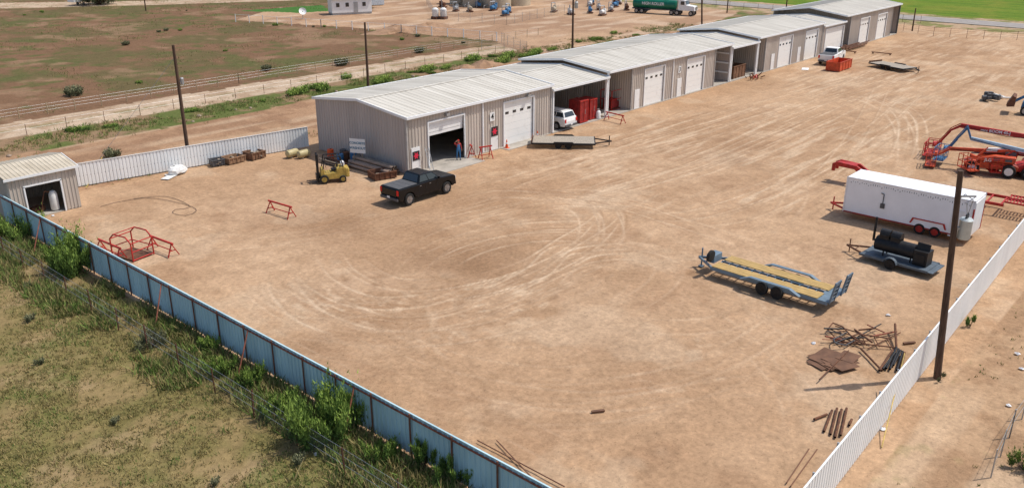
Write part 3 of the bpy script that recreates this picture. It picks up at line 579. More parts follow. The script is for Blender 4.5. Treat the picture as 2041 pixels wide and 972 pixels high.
# enclosed white trailer
g1=G(1672,436);g2=G(1932,484); tx=(g1.x+g2.x)/2; ty0,ty1=g2.y,g1.y; TL=ty1-ty0
wtl=T('enclosed_trailer','long white enclosed cargo trailer with red corner trims','trailer',(tx+1.25,(ty0+ty1)/2),90)
hl=TL/2; mb=MB(); mb.box((0,0,1.78),(TL,2.45,2.6)); obj('box_body',mb,M('trailer_white',(.88,.88,.90),.45,0,.04,1),wtl,bevel=.06)
mb=MB(); 
for s in(-1,1):
    mb.box((0,s*1.235,3.02),(TL,.03,.08))
    for x in(-hl,hl): mb.box((x*.995,s*1.235,1.78),(.1,.05,2.6))
obj('trim',mb,M('trailer_trim',(.78,.78,.80),.4,.1),wtl)
for s in(-1,1):
    mb=MB(); mb.box((0,s*1.24,.5),(TL,.04,.09)); obj('lower_trim',mb,dred,wtl)
    mb=MB(); mb.box((-hl-.01,s*1.24,1.5),(.09,.07,2.0)); obj('corner_trim',mb,redp,wtl)
    mb=MB(); mb.prism([(-2.8,.7),(-2.65,1.1),(-.55,1.1),(-.4,.7),(-.5,.7),(-.65,1.03),(-2.55,1.03),(-2.7,.7)],s*1.2-.06,s*1.2+.08); obj('fender',mb,redp,wtl)
mb=MB(); rv_=random.Random(9)
for k in range(52): mb.box((-hl+.3+k*(TL-.6)/51,1.232,2.80-rv_.choice([0,0,.04,.1])),(.03,.012,rv_.uniform(.05,.13)))
obj('rivet_line',mb,dgrey,wtl)
mb=MB(); mb.box((1.55,1.26,1.45),(.3,.06,.35)); mb.path([(1.55,1.27,1.6),(1.55,1.27,2.3),(1.75,1.27,2.35)],.03); obj('electrical_inlet',mb,dgrey,wtl)
mb=MB(); mb.box((-hl+.9,1.24,1.3),(.8,.03,1.9)); obj('side_door',mb,white,wtl)
mb=MB(); mb.box((-hl-.03,0,1.75),(.05,2.1,2.3)); obj('rear_door',mb,white,wtl,bevel=.02)
mb=MB(); mb.beam((hl-.1,.9,.5),(hl+1.4,0,.5),.1,.12); mb.beam((hl-.1,-.9,.5),(hl+1.4,0,.5),.1,.12); mb.tube((hl+1.2,0,0),(hl+1.2,0,1.0),.05); obj('drawbar',mb,redp,wtl)
for x in(-1.1,-2.1):
    for s in(-1,1): wheel(wtl,x,s*1.14,.38,.24,redp)
# gooseneck trailer behind
gn=T('gooseneck_trailer','red gooseneck flatbed trailer with rusty loading ramps','trailer',(69.4,18.4),92)
mb=MB(); 
for s in(-1,1): mb.box((-.5,s*1.1,.8),(10,.12,.2))
for k in range(11): mb.box((-5.3+k*.95,0,.8),(.1,2.2,.12))
obj('frame',mb,redp,gn); mb=MB(); 
for k in range(8): mb.box((.3,-.94+k*.262,.93),(8.4,.24,.05))
obj('deck',mb,M('red_brown_deck',(.24,.11,.08),.8,0,.3,2),gn)
gp=[(4.5,.8),(4.5,1.05),(5.4,1.6),(7.0,1.7),(7.4,1.5),(7.4,.9),(7.15,.9),(7.15,1.35),(5.6,1.3),(4.9,.8)]
mb=MB(); mb.prism(gp,-.5,-.3); mb.prism(gp,.3,.5); mb.box((6.3,0,1.54),(1.5,.7,.18)); obj('gooseneck',mb,redp,gn,bevel=.02)
for x in(-2.5,-1.5):
    for s in(-1,1): wheel(gn,x,s*1.0,.4,.25,redp)
for s in(-.6,.6):
    mb=MB(); 
    for k in range(9): mb.box((-5.6-.22*k,s,1.05),(.08,.8,.06))
    mb.box((-6.5,s-.42,1.05),(2.0,.07,.12)); mb.box((-6.5,s+.42,1.05),(2.0,.07,.12)); obj('ramp',mb,redp,gn)
# car hauler
h1=G(1440,560);h2=G(1650,630); hx=(h1.x+h2.x)/2
ht=T('flatbed_trailer','grey blue car hauler trailer with pine deck planks','trailer',(hx+1.25,(h1.y+h2.y)/2+.5),88); HL=3.7
mb=MB()
for s in(-1,1):
    mb.box((0,s*1.16,.63),(HL*2,.08,.2)); mb.box((0,s*.2,.66),(HL*2,.07,.12)); 
for k in range(15): mb.box((-HL+.2+k*.51,0,.62),(.07,2.2,.09))
obj('frame',mb,gblue,ht,bevel=.01)
for s in(-1,1):
    mb=MB(); 
    for q in(-.36,-.18,0.,.18,.36): mb.box((.25,s*.72+q,.755),(HL*2-.7,.17,.05))
    obj('deck',mb,wood,ht)
    mb=MB(); mb.prism([(-2.2,.64),(-1.55,.93),(.95,.93),(1.6,.64),(1.25,.64),(.85,.86),(-1.45,.86),(-1.85,.64)],s*1.2 if s>0 else -1.46,1.46 if s>0 else -1.2); obj('fender',mb,gblue,ht,bevel=.02)
    mb=MB(); 
    for q in(-.3,.3): mb.beam((-HL-.05,s*.74+q,.6),(-HL-.3,s*.74+q,1.9),.08,.1)
    for z in(.7,.95,1.2,1.45,1.7,1.85): mb.box((-HL-.05-.22*(z-.6)/1.15,s*.74,z),(.05,.6,.1))
    mb.mi=1; mb.box((-HL-.15,s*.74,1.3),(.03,.52,.8),ry=-12); obj('ramp',mb,[gblue,blkm],ht)
    for x in(-.75,.2): wheel(ht,x,s*1.24,.38,.24,blkm)
mb=MB(); mb.box((-HL+.35,0,.69),(.8,2.2,.06)); obj('dovetail_plate',mb,gblue,ht)
mb=MB(); mb.beam((HL,1.0,.6),(HL+1.5,0,.6),.1,.14); mb.beam((HL,-1.0,.6),(HL+1.5,0,.6),.1,.14); mb.tube((HL+1.3,0,.05),(HL+1.3,0,1.25),.05); mb.box((HL+1.3,0,.05),(.3,.3,.04)); obj('drawbar',mb,gblue,ht)
mb=MB(); mb.box((HL+.45,.0,.9),(.55,.95,.5)); obj('toolbox',mb,gblue,ht,bevel=.03)
mb=MB(); mb.lathe((HL+.1,.85,1.25),(1,0,.1),[(.2,0),(.36,.02),(.38,.1),(.36,.2),(.2,.22)],18,cap=True); obj('spare_wheel',mb,tyre,ht,smooth=True)
# smoker trailer
s1=G(1722,518);s2=G(1838,556)
st_=T('smoker_trailer','black barbecue smoker mounted on grey flat trailer','trailer',((s1.x+s2.x)/2+.95,(s1.y+s2.y)/2),86)
mb=MB(); mb.box((0,0,.42),(4.2,1.9,.1)); mb.box((0,.95,.42),(4.3,.06,.14)); mb.box((0,-.95,.42),(4.3,.06,.14)); mb.box((-2.25,0,.40),(.4,1.9,.05)); obj('deck',mb,sdeck,st_)
mb=MB(); mb.beam((2.1,.7,.42),(3.4,0,.42),.08,.1); mb.beam((2.1,-.7,.42),(3.4,0,.42),.08,.1); mb.tube((3.2,0,0),(3.2,0,.9),.04); mb.tube((2.7,-.5,.42),(2.7,.5,.42),.03); obj('drawbar',mb,rust,st_)
mb=MB(); mb.lathe((-1.0,0,1.15),(1,0,0),[(.34,0),(.48,.05),(.48,2.5),(.34,2.55)],18); obj('smoke_chamber',mb,blkm,st_,smooth=True)
for x in(.3,1.0): mb=MB(); mb.lathe((x-.3,0,1.8),(1,0,0),[(.32,0),(.32,.6)],14); mb.box((x,0,1.65),(.6,.58,.25)); mb.box((x,.36,1.8),(.3,.04,.04)); obj('upper_chamber',mb,blkm,st_)
mb=MB(); mb.box((-1.4,0,.95),(.85,.95,.95)); mb.box((-1.4,.1,1.6),(.8,.08,.5),rx=15); mb.box((-1.4,.5,.95),(.6,.05,.6)); obj('firebox',mb,blkm,st_,bevel=.02)
mb=MB(); mb.tube((1.75,0,1.2),(1.75,0,2.75),.08,10); mb.tube((1.5,0,1.2),(1.75,0,1.3),.08,10); obj('chimney',mb,blkm,st_)
mb=MB(); 
for x in(-.8,.9): mb.box((x,.3,.65),(.07,.07,.5)); mb.box((x,-.3,.65),(.07,.07,.5))
obj('stand',mb,blkm,st_)
for s in(-1,1): wheel(st_,.1,s*1.08,.33,.2,blkm); mb=MB(); mb.prism(arc(.1,.33,.45,170,10)+arc(.1,.33,.41,10,170),s*1.08-.13,s*1.08+.13); obj('fender',mb,sdeck,st_)
# low tandem trailer before the workshop
lt=T('utility_trailer','low flat utility trailer with weathered wood deck','trailer',G(1128,290)+Vector((0,.3)),hd((1065,290),(1190,292))); lt.scale=(1.05,1.15,.8)
mb=MB()
for s in(-1,1): mb.box((0,s*1.2,.55),(5.6,.1,.18)); mb.prism([(-1.0,.6),(-.8,.80),(.8,.80),(1.0,.6)],s*1.2-.0*s,s*1.36)
for x in(-2.8,2.8): mb.box((x,0,.55),(.1,2.4,.16))
mb.beam((2.8,.8,.55),(4.3,0,.55),.09,.12); mb.beam((2.8,-.8,.55),(4.3,0,.55),.09,.12); mb.tube((4.1,0,0.05),(4.1,0,1.2),.045); obj('frame',mb,blkm,lt)
mb=MB(); 
for k in range(9): mb.box((0,-1.05+k*.262,.64),(5.5,.24,.05))
obj('deck',mb,palewood,lt); mb=MB(); mb.box((-2.85,0,.75),(.06,2.2,.35)); obj('tailboard',mb,rust,lt)
for x in(-.45,.45):
    for s in(-1,1): wheel(lt,x,s*1.16,.31,.2,blkm)
lt2=copyT(lt,G(1778,137),hd((1727,125),(1822,143)),label='dark flat trailer parked beside white pickup'); lt2['group']=lt['group']='flat utility trailers'
# red steel items
def sawhorse(loc,heading,label,L=2.6,h=.85,scale=1,mat=redp):
    r=T('sawhorse',label,'sawhorse',loc,heading,'red steel sawhorses'); mb=MB(); mb.beam((-L/2,0,h),(L/2,0,h),.09,.11); obj('top_beam',mb,mat,r)
    for x in(-L/2+.2,L/2-.2):
        mb=MB(); mb.beam((x,0,h-.04),(x-.1*(1 if x<0 else -1),-.4,0),.06,.06); mb.beam((x,0,h-.04),(x-.1*(1 if x<0 else -1),.4,0),.06,.06); mb.beam((x,-.24,.35),(x,.24,.35),.05,.05); obj('leg',mb,mat,r)
    mb=MB(); mb.beam((-L/2+.2,0,.36),(L/2-.2,0,.36),.05,.05); obj('brace',mb,mat,r); return r
sawhorse(G(560,428),hd((538,418),(585,432)),'red steel sawhorse standing alone on bare dirt')
sawhorse(G(325,502),hd((294,486),(352,508)),'red steel sawhorse beside red cage frame')
sawhorse(G(222,510),hd((190,492),(250,518)),'red steel sawhorse beside blue fence',2.8)
sawhorse(G(1225,243),hd((1205,232),(1247,242)),'red steel sawhorse before the open bay')
sawhorse(G(968,316),hd((947,318),(980,313)),'red steel work stand near workshop door',1.3,1.1)
sawhorse(G(951,316)+Vector((0,.8)),60,'small red work stand beside workshop wall',1.0,1.1)
def cage(loc,heading,label,s=(2.,1.6,1.1),mat=redp,floor=rust):
    r=T('steel_cage',label,'cage',loc,heading); mb=MB(); x,y,z=s[0]/2,s[1]/2,s[2]
    for a in(-x,x):
        for b_ in(-y,y): mb.beam((a,b_,.05),(a,b_,z),.07,.07)
    for zz in(.08,z*.55,z):
        for b_ in(-y,y): mb.beam((-x,b_,zz),(x,b_,zz),.05,.05)
        for a in(-x,x): mb.beam((a,-y,zz),(a,y,zz),.05,.05)
    obj('frame',mb,mat,r); mb=MB(); mb.box((0,0,.14),(s[0]-.08,s[1]-.08,.05)); obj('floor_plate',mb,floor,r); return r
hb=T('steel_cage','red tubular hooped man basket frame on dirt','cage',G(266,508),hd((244,500),(288,512)),scale=1.05)
for y_ in(-.75,.75): mb=MB(); mb.path([(-.95,y_,0),(-.95,y_,1.15),(-.55,y_,1.5),(.55,y_,1.5),(.95,y_,1.15),(.95,y_,0)],.045,8); obj('hoop',mb,redp,hb)
mb=MB()
for x_,z_ in((-.95,1.15),(.95,1.15),(-.95,.6),(.95,.6),(-.95,.08),(.95,.08)): mb.tube((x_,-.75,z_),(x_,.75,z_),.035,6)
mb.tube((-.95,.75,.6),(.95,.75,.6),.035,6); mb.tube((-.55,.75,1.5),(-.55,-.75,1.5),.03,6); obj('cross_bar',mb,redp,hb); mb=MB(); mb.box((0,0,.07),(1.85,1.45,.05)); obj('floor_plate',mb,rust,hb)
cg=cage(G(1234,219)+Vector((0,1)),0,'red steel cage frame holding red tool boxes in open bay',(2.3,1.5,2.2))
mb=MB(); mb.box((-.35,0,.7),(1.2,1.1,1.0)); mb.box((.6,0,.5),(.6,1.0,.7)); obj('tool_box',mb,dred,cg,bevel=.03)
for k_,(x_,w_,h_) in enumerate([(fx(1164,235)+.2,1.45,2.3),(fx(1186,235)+.1,1.25,2.15)]):
    rc=T('red_cabinet','dark red painted steel storage cabinet beneath carport','cabinet',(x_,Yf+.9+.2*k_),0,'red storage cabinets'); mb=MB(); mb.box((0,0,h_/2+.1),(w_,1.5,h_)); obj('cabinet_body',mb,dred,rc,bevel=.03); mb=MB()
    for x in(-w_/2+.05,0,w_/2-.05): mb.box((x,-.77,h_/2+.1),(.06,.05,h_-.06))
    for z in(.16,h_+.04): mb.box((0,-.775,z),(w_,.06,.09))
    obj('door_rib',mb,redp,rc); mb=MB(); mb.box((.1,-.80,1.2),(.04,.05,.5)); obj('handle',mb,grey,rc)
pt=T('propane_tank','small white propane bottle beside red cabinet','gas bottle',G(1192,237),0); mb=MB(); mb.lathe((0,0,0),(0,0,1),[(.15,0),(.26,.08),(.26,.75),(.15,.9),(.05,.93)],14); obj('bottle',mb,white,pt,smooth=True); mb=MB(); mb.lathe((0,0,.9),(0,0,1),[(.12,0),(.12,.18)],10); obj('collar',mb,grey,pt)
def bin_(loc,heading,s,mat,label,group=None,name='steel_bin',fill=True):
    r=T(name,label,'bin',loc,heading,group); x,y,z=s; mb=MB(); t=.05
    mb.box((0,0,.1),(x,y,.06)); mb.box((-x/2,0,z/2+.05),(t,y,z)); mb.box((x/2,0,z/2+.05),(t,y,z)); mb.box((0,-y/2,z/2+.05),(x+t,t,z)); mb.box((0,y/2,z/2+.05),(x+t,t,z)); obj('shell',mb,mat,r)
    for sg in(-1,1): 
        mb=MB(); mb.box((0,sg*(y/2+.045),z+.05),(x+.15,.1,.07))
        for q in np.linspace(-x/2,x/2,5): mb.box((q,sg*(y/2+.05),z/2+.04),(.06,.06,z-.02))
        obj('rib',mb,mat,r)
    if fill:
        mb=MB(); 
        for k in range(10): mb.box((random.uniform(-x*.35,x*.35),random.uniform(-y*.3,y*.3),z*.35+random.uniform(0,.2)),(random.uniform(.3,.9),random.uniform(.1,.3),.08),rz=random.uniform(0,180),ry=random.uniform(-20,20))
        obj('scrap_filling',mb,oldwood,r)
    return r
bin_(G(466,323),2,(1.6,1.1,.5),M('brown_crate',(.32,.19,.11),.85,0,.3,3),'brown open timber crate with scrap inside','scrap bins'); bin_(G(508,315),5,(1.4,1.2,.6),M('brown_rust_bin',(.22,.12,.07),.85,0,.3,3),'rusty open steel scrap bin nearly empty','scrap bins'); bin_(G(433,329),-10,(1.0,.8,.5),dgrey,'dark grey steel bin beside scrap','scrap bins')
bin_(G(411,318),30,(1.1,.8,.9),oldwood,'weathered wooden crate holding scrap timber','scrap bins'); bin_(G(762,354),-15,(1.9,1.3,.55),rust,'low rusty steel bin near stacked pipes','scrap bins')
bin_(G(1671,138),2,(4.5,1.8,1.2),ored,'orange red steel dump bin beside white pickup',name='dump_bin',fill=False)
bin_((fx(1478,148),Yf+1.2),0,(3.2,1.6,1.6),M('rust_brown_box',(.22,.11,.06),.8,0,.3,2),'brown timber bin beneath the carport',name='timber_bin')
bgt=T('white_sack','crumpled white bulk bag lying on dirt','sack',G(354,345),15); mb=MB(); rr=random.Random(3); prof=[(.55,0),(.75,.15),(.7,.4),(.5,.6),(.15,.68)]; mb.lathe((0,0,0),(0,0,1),prof,14); mb.v=[(v[0]*1.2+rr.uniform(-.09,.09),v[1]*.85+rr.uniform(-.09,.09),v[2]+rr.uniform(-.06,.06)) for v in mb.v]; obj('bag_body',mb,bag,bgt); mb=MB(); mb.box((-1.2,-.3,.03),(1.4,.7,.04),rz=15); mb.box((-.6,.2,.05),(.9,.3,.06),rz=-20); obj('loose_flap',mb,bag,bgt)
for q,h_ in(((583,313),5),((606,314),0)):
    r=T('horizontal_tank','cream coloured horizontal tank lying beside fence','tank',G(*q),h_,'cream tanks'); mb=MB(); mb.lathe((-.55,0,.38),(1,0,0),[(.15,-.08),(.3,0),(.34,.1),(.34,1.0),(.3,1.1),(.15,1.18)],16); obj('shell',mb,M('cream_paint',(.5,.42,.22),.5),r,smooth=True)
    for x_ in(-.3,.3): mb=MB(); mb.box((x_,0,.06),(.1,.6,.14)); obj('cradle',mb,oldwood,r)
for k in range(11):
    row=0 if k<5 else(1 if k<9 else 2); y0=Yf+.5; x=Ax0-.55-(k if k<5 else (k-5+.5 if k<9 else k-9+1))*.32; p=tag(obj('steel_pipe',MB().lathe((0,0,0),(0,1,0),[(.14,0),(.14,5.2),(.11,5.2),(.11,0)],10,cap=False),M('tan_pipe',(.34,.24,.18),.7) if k%3 else oldwood,loc=(x,y0,.16+row*.27)),'long rusty steel pipe stacked by gable wall','pipe','stacked steel pipes')
for k,(x,y,c_,lab) in enumerate([(Ax0-.7,Yf+6.3,bluep,'blue plastic drum'),(Ax0-.9,Yf+7.1,rust,'rusty drum'),(Ax0-.6,Yf+7.9,dgrey,'dark grey drum'),(Ax0-1.7,Yf+6.9,bluep,'blue plastic drum'),(Ax0-1.3,Yf+8.8,orange,'orange drum')]):
    r=T('barrel',lab+' standing against gable wall','barrel',(x,y),0,'barrels'); mb=MB(); mb.lathe((0,0,0),(0,0,1),[(.27,0),(.29,.02),(.29,.28),(.31,.3),(.29,.32),(.29,.58),(.31,.6),(.29,.62),(.29,.86),(.27,.88)],16); obj('drum',mb,c_,r,smooth=True); mb=MB(); mb.lathe((.1,.1,.88),(0,0,1),[(.04,0),(.04,.03)],8); obj('bung',mb,ink,r)
for k in range(9):
    tag(obj('timber_plank',MB().box((0,0,0),(.22,random.uniform(2,3.4),.08)),oldwood if k%2 else rust,loc=(Ax0-2.2-.12*(k%4),Yf+7.0+random.uniform(-.5,.6),.06+.085*(k//2))),'weathered timber plank in stack near wall','plank','stacked planks')
cs=T('concrete_washout_sign','white sign reading concrete washout leaning on stakes','sign',(Ax0-1.3,Yf+4.9),-65); mb=MB(); mb.box((0,0,1.85),(1.45,.04,1.25)); bd=obj('board',mb,white,cs); mb=MB(); mb.box((-.4,.05,.9),(.07,.06,2.2),ry=4); mb.box((.4,.05,.9),(.07,.06,2.2),ry=-4); mb.beam((0,.05,1.6),(0,.9,0),.06,.06); obj('stake',mb,oldwood,cs)
text(bd,'CONCRETE',.28,(0,-.03,2.1),(90,0,0),binks); text(bd,'WASHOUT',.30,(0,-.03,1.66),(90,0,0),binks)
for q in((1010,295),(1071,277)):
    r=T('traffic_cone','orange traffic cone standing near garage door','cone',G(*q),0,'traffic cones'); mb=MB(); mb.box((0,0,.03),(.42,.42,.05)); mb.lathe((0,0,.05),(0,0,1),[(.15,0),(.035,.75)],14); obj('cone_body',mb,orange,r); mb=MB(); mb.lathe((0,0,.4),(0,0,1),[(.103,0),(.078,.16)],14,cap=False); obj('reflective_band',mb,white,r)
# person
def person():
    P_=[];E_=[];R_=[]
    def j(p,r,par=None):
        P_.append(p);R_.append(r)
        if par is not None:E_.append((par,len(P_)-1))
        return len(P_)-1
    pe=j((0,0,.96),.15);sp1=j((0,0,1.15),.135,pe);chs=j((0,0,1.36),.155,sp1);nk=j((.01,0,1.5),.06,chs);hd0=j((.03,0,1.58),.085,nk);hd1=j((.03,0,1.68),.1,hd0);j((.02,0,1.76),.06,hd1)
    for s in(-1,1):
        hp=j((0,s*.1,.88),.1,pe);kn=j((.03+.03*s,s*.13,.5),.065,hp);an=j((0,s*.15,.1),.045,kn);j((.17,s*.17,.05),.04,an)
    def hand(w,d,side):
        d=Vector(d).normalized(); pm=Vector(P_[w])+d*.09; pi=j(tuple(pm),.032,w)
        for q,l in((-.03,.07),(-.01,.085),(.01,.08),(.03,.06)): k=j(tuple(pm+Vector(side)*q+d*.03),.011,pi); j(tuple(pm+Vector(side)*q*1.2+d*(.03+l*.7)),.009,k)
        j(tuple(Vector(P_[w])+d*.07+Vector(side)*.06),.011,w)
    s1_=j((0,.2,1.42),.065,chs);el=j((-.03,.27,1.15),.045,s1_);wr_=j((.08,.28,.93),.032,el);hand(wr_,(.2,0,-1),(1,0,0))
    s2_=j((0,-.2,1.42),.065,chs);el=j((.12,-.42,1.5),.045,s2_);wr_=j((.14,-.24,1.68),.032,el);hand(wr_,(.0,.8,.35),(1,0,0))
    me=bpy.data.meshes.new('p');me.from_pydata(P_,E_,[]);o=bpy.data.objects.new('tmp',me);COL.objects.link(o);o.modifiers.new('s','SKIN')
    for k,r in enumerate(R_): me.skin_vertices[0].data[k].radius=(r,r)
    me.skin_vertices[0].data[0].use_root=True; sb=o.modifiers.new('d','SUBSURF');sb.levels=2;sb.render_levels=2
    bpy.context.view_layer.update(); m2=bpy.data.meshes.new_from_object(o.evaluated_get(bpy.context.evaluated_depsgraph_get())); bpy.data.objects.remove(o)
    m2.materials.clear()
    for m in(denim,rshirt,skin,blkm): m2.materials.append(m)
    for f in m2.polygons:
        c=f.center; f.use_smooth=True
        if c.z<.12: k=3
        elif c.z>1.52 and abs(c.y)<.13: k=2
        elif abs(c.y)>.175 and c.z>.95 and not(c.y<-.1 and c.z>1.64): k=1
        elif c.z>1.64 or (abs(c.y)>.2 and c.z<.95): k=2
        elif c.z>1.4 or (c.z>1.15 and abs(c.y)>.12): k=1
        else: k=0
        f.material_index=k
    r=T('person','person in red shirt and blue overalls shading eyes','person',G(914,319),-115,scale=1.04); b=bpy.data.objects.new('body',m2);COL.objects.link(b);b.parent=r
    mb=MB(); mb.lathe((.02,0,1.69),(0,0,1),[(.108,0),(.11,.04),(.08,.1),(.03,.12)],14); mb.box((.12,0,1.71),(.13,.16,.015)); obj('cap',mb,redp,r,smooth=True)
    mb=MB(); mb.box((.128,0,1.63),(.03,.025,.045)); mb.box((.12,.035,1.665),(.01,.022,.012)); mb.box((.12,-.035,1.665),(.01,.022,.012)); mb.box((.118,0,1.585),(.01,.045,.01)); obj('face',mb,[skin],r)
person()
ld=T('step_ladder','aluminium step ladder leaning by workshop doorway','ladder',(fx(846,330),Yf-.7),0); mb=MB()
for y in(-.2,.2): mb.beam((y,-.25,0),(y,.35,2.),.05,.04)
for k in range(7): mb.tube((-.2,-.25+.6*(k+.5)/7,.28*k+.15),(.2,-.25+.6*(k+.5)/7,.28*k+.15),.018)
obj('ladder_frame',mb,grey,ld)
# ---------------- boom lifts
def boomlift(loc,heading,mat,label,txt,boompts,basket=True,jib=None,jibmat=grey,off=0.,armm=None,ts=.34,aw=.22,ah=.30,wr=.46):
    r=T('boom_lift',label,'boom lift',loc,heading,'boom lifts'); mb=MB(); mb.prism([(off-2.0,.5),(off-2.05,.9),(off-1.5,1.1),(off+1.5,1.1),(off+2.05,.9),(off+2.0,.5)],-.75,.75); obj('chassis',mb,mat,r,bevel=.05)
    mb=MB(); mb.prism([(off-1.8,1.17),(off-1.9,1.8),(off-1.3,2.05),(off-.2,1.95),(off+.9,1.55),(off+1.1,1.17)],-1.0,-.25); obj('engine_cover',mb,mat,r,bevel=.1)
    mb=MB(); mb.prism([(off-1.7,1.17),(off-1.75,1.7),(off-.2,1.7),(off+.9,1.5),(off+1.1,1.17)],.25,.98); obj('side_cover',mb,mat,r,bevel=.1)
    mb=MB(); mb.box((off-1.3,.0,1.5),(.8,.46,.9)); mb.lathe((off,0,1.0),(0,0,1),[(.55,0),(.55,.18)],16); obj('turntable',mb,dgrey,r)
    for x_ in(off-1.2,off-.3): mb=MB(); mb.box((x_,.985,1.42),(.5,.02,.22)); obj('vent_panel',mb,dgrey,r)
    for k,(a,b_) in enumerate(zip(boompts[:-1],boompts[1:])):
        mb=MB(); mb.beam(a,b_,aw,ah); o=obj('boom_arm',mb,armm or mat,r,bevel=.02)
        if k==0: mb=MB(); A2=Vector(a)+Vector((.5,0,-.1)); B2=Vector(a).lerp(Vector(b_),.6)+Vector((.3,.0,-.3)); mb.tube(A2,B2,.06,8); obj('hydraulic_ram',mb,rimm,r)
        mb=MB(); q=Vector((0,aw/2+.03,0)); mb.path([Vector(a)+q,Vector(a).lerp(Vector(b_),.4)+q+Vector((0,0,-ah*.7)),Vector(b_)+q],.025,5); obj('hydraulic_hose',mb,ink,r)
    if txt:
        a,b_=Vector(boompts[-2]),Vector(boompts[-1]); mid=(a+b_)/2; ang=math.degrees(math.atan2((b_-a).z,(b_-a).x)); text(r,txt,ts,(mid.x+.3,mid.y+aw/2+.015,mid.z),(90,0,180),white)
    if jib:
        for a,b_ in zip(jib[:-1],jib[1:]): mb=MB(); mb.beam(a,b_,.12,.14); mb.beam(Vector(a)+Vector((0,.18,.22)),Vector(b_)+Vector((0,.18,.22)),.07,.07); mb.tube(Vector(a)+Vector((0,-.15,-.15)),Vector(b_)+Vector((0,-.15,-.1)),.04); obj('jib',mb,jibmat,r)
    if basket:
        e=Vector((jib or boompts)[-1])+Vector((.5,0,-.9)); e.z=max(e.z,.1); mb=MB()
        for x in(-.4,0,.4):
            for y in(-.9,-.3,.3,.9):
                if x or abs(y)>.5: mb.beam(e+Vector((x,y,0)),e+Vector((x,y,1.1)),.045,.045)
        for z in(0,.55,1.1):
            for x in(-.4,.4): mb.beam(e+Vector((x,-.9,z)),e+Vector((x,.9,z)),.05,.05)
            for y in(-.9,.9): mb.beam(e+Vector((-.4,y,z)),e+Vector((.4,y,z)),.05,.05)
        mb.box(e+Vector((0,0,.02)),(.8,1.8,.05)); mb.box(e+Vector((-.3,0,1.0)),(.25,.7,.3)); obj('basket',mb,jibmat if jibmat is not grey else mat,r)
    for x in(off-1.35,off+1.35):
        for s in(-1,1): wheel(r,x,s*1.0,wr,.34,white)
    return r
def hdw(a,b): d=b-a; return math.degrees(math.atan2(d.y,d.x)),d.length
pc=G(1978,351)+Vector((.9,.5)); pt_=G(1885,300,1.5); h_,l_=hdw(pc,pt_)
bo=boomlift(pc,h_,ored,'orange red boom lift with white wheel hubs','',[(-1.6,0,2.0),(l_-.3,0,1.7)],basket=True,jib=[(l_-.3,0,1.7),(l_+.5,0,1.1)],jibmat=ored,wr=.54)
text(bo,'JLG',.36,(.3,1.0,1.32),(90,0,180),white)
pa,pb_=G(2075,270,3.2),G(1915,250,3.2); h_,l_=hdw(pa,pb_)
boomlift(pa,h_,redp,'red boom lift with lettered arm and basket','mcc BOOM 45-J',[(-1.4,0,1.6),(0,0,2.9),(l_,0,3.2)],jib=[(l_,0,3.2),(l_+.7,0,2.7),(l_+1.6,0,1.2)],jibmat=redp,off=-1.2,ah=.38)
pa,pb_=G(2080,296,2.6),G(1935,276,2.6); h_,l_=hdw(pa,pb_)
boomlift(pa,h_,bluep,'blue boom lift with folded pale arm','',[(-1.5,0,1.9),(l_,0,2.6)],jib=[(l_,0,2.6),(l_+.4,0,3.5),(l_+1.0,0,2.5),(l_+1.6,0,1.4)],jibmat=bluep,off=-1.6,armm=M('pale_blue_arm',(.36,.52,.64),.45))
pa,pb_=G(2085,296,2.0),G(1965,300,2.0); h_,l_=hdw(pa,pb_)
boomlift(pa,h_,ored,'orange red boom lift with white upper arm','',[(-.5,0,1.7),(l_,0,2.1)],jib=[(l_,0,2.1),(l_+.8,0,1.4)],jibmat=ored,off=-.6,armm=white)
pa,pb_=G(2060,325,1.9),G(1990,322,1.9); h_,l_=hdw(pa,pb_)
boomlift(pa+Vector((3.5,0)),h_,redp,'small red boom lift parked tightly among other lifts','',[(-.5,0,1.6),(2.4,0,1.9)],basket=True,jib=[(2.4,0,1.9),(3.2,0,1.3)],jibmat=redp,off=.0)
cage(G(1858,305),10,'red steel lift basket resting on dirt',(1.9,1.1,1.15),redp,redp)
tl=T('wheel_loader','dark blue tractor loader with rusty bucket','tractor',G(2040,232)+Vector((1.5,-1)),100); mb=MB(); mb.prism([(-1.6,.7),(-1.6,1.5),(-.2,1.6),(1.6,1.4),(1.7,.7)],-.5,.5); obj('body',mb,bluep,tl,bevel=.05)
mb=MB(); mb.box((-.7,0,2.0),(1.3,1.2,1.2),tp=(.85,.85)); obj('cab',mb,glass,tl); mb=MB(); mb.box((-.7,0,2.66),(1.3,1.2,.12)); obj('cab_roof',mb,dgrey,tl); mb=MB(); mb.prism([(2.3,.9),(2.3,1.9),(2.6,2.0),(3.1,1.0),(3.0,.8)],-1.1,1.1); obj('bucket',mb,rust,tl)
for s in(-.55,.55): mb=MB(); mb.path([(0,s,1.5),(1.4,s,2.0),(2.4,s,1.3)],.08); obj('loader_arm',mb,bluep,tl)
for x,rr in((-1.,.75),(1.2,.5)):
    for s in(-1,1): wheel(tl,x,s*.85,rr,.35,grey)
jk=T('scrap_engine','pile of dark machinery parts and white pipes','scrap',G(1975,200),0); mb=MB()
for k in range(12): mb.box((random.uniform(-1.2,1),random.uniform(-.8,.8),.3+random.uniform(0,.35)),(random.uniform(.3,.9),.4,random.uniform(.3,.6)),rz=random.uniform(0,90))
obj('machinery_part',mb,dgrey,jk); mb=MB()
for k in range(6): mb.tube((1+random.uniform(0,.6),random.uniform(-1,1),.1+.1*k),(2.6,random.uniform(-1,1)-.6,.1),.08)
obj('pipe',mb,bag,jk)
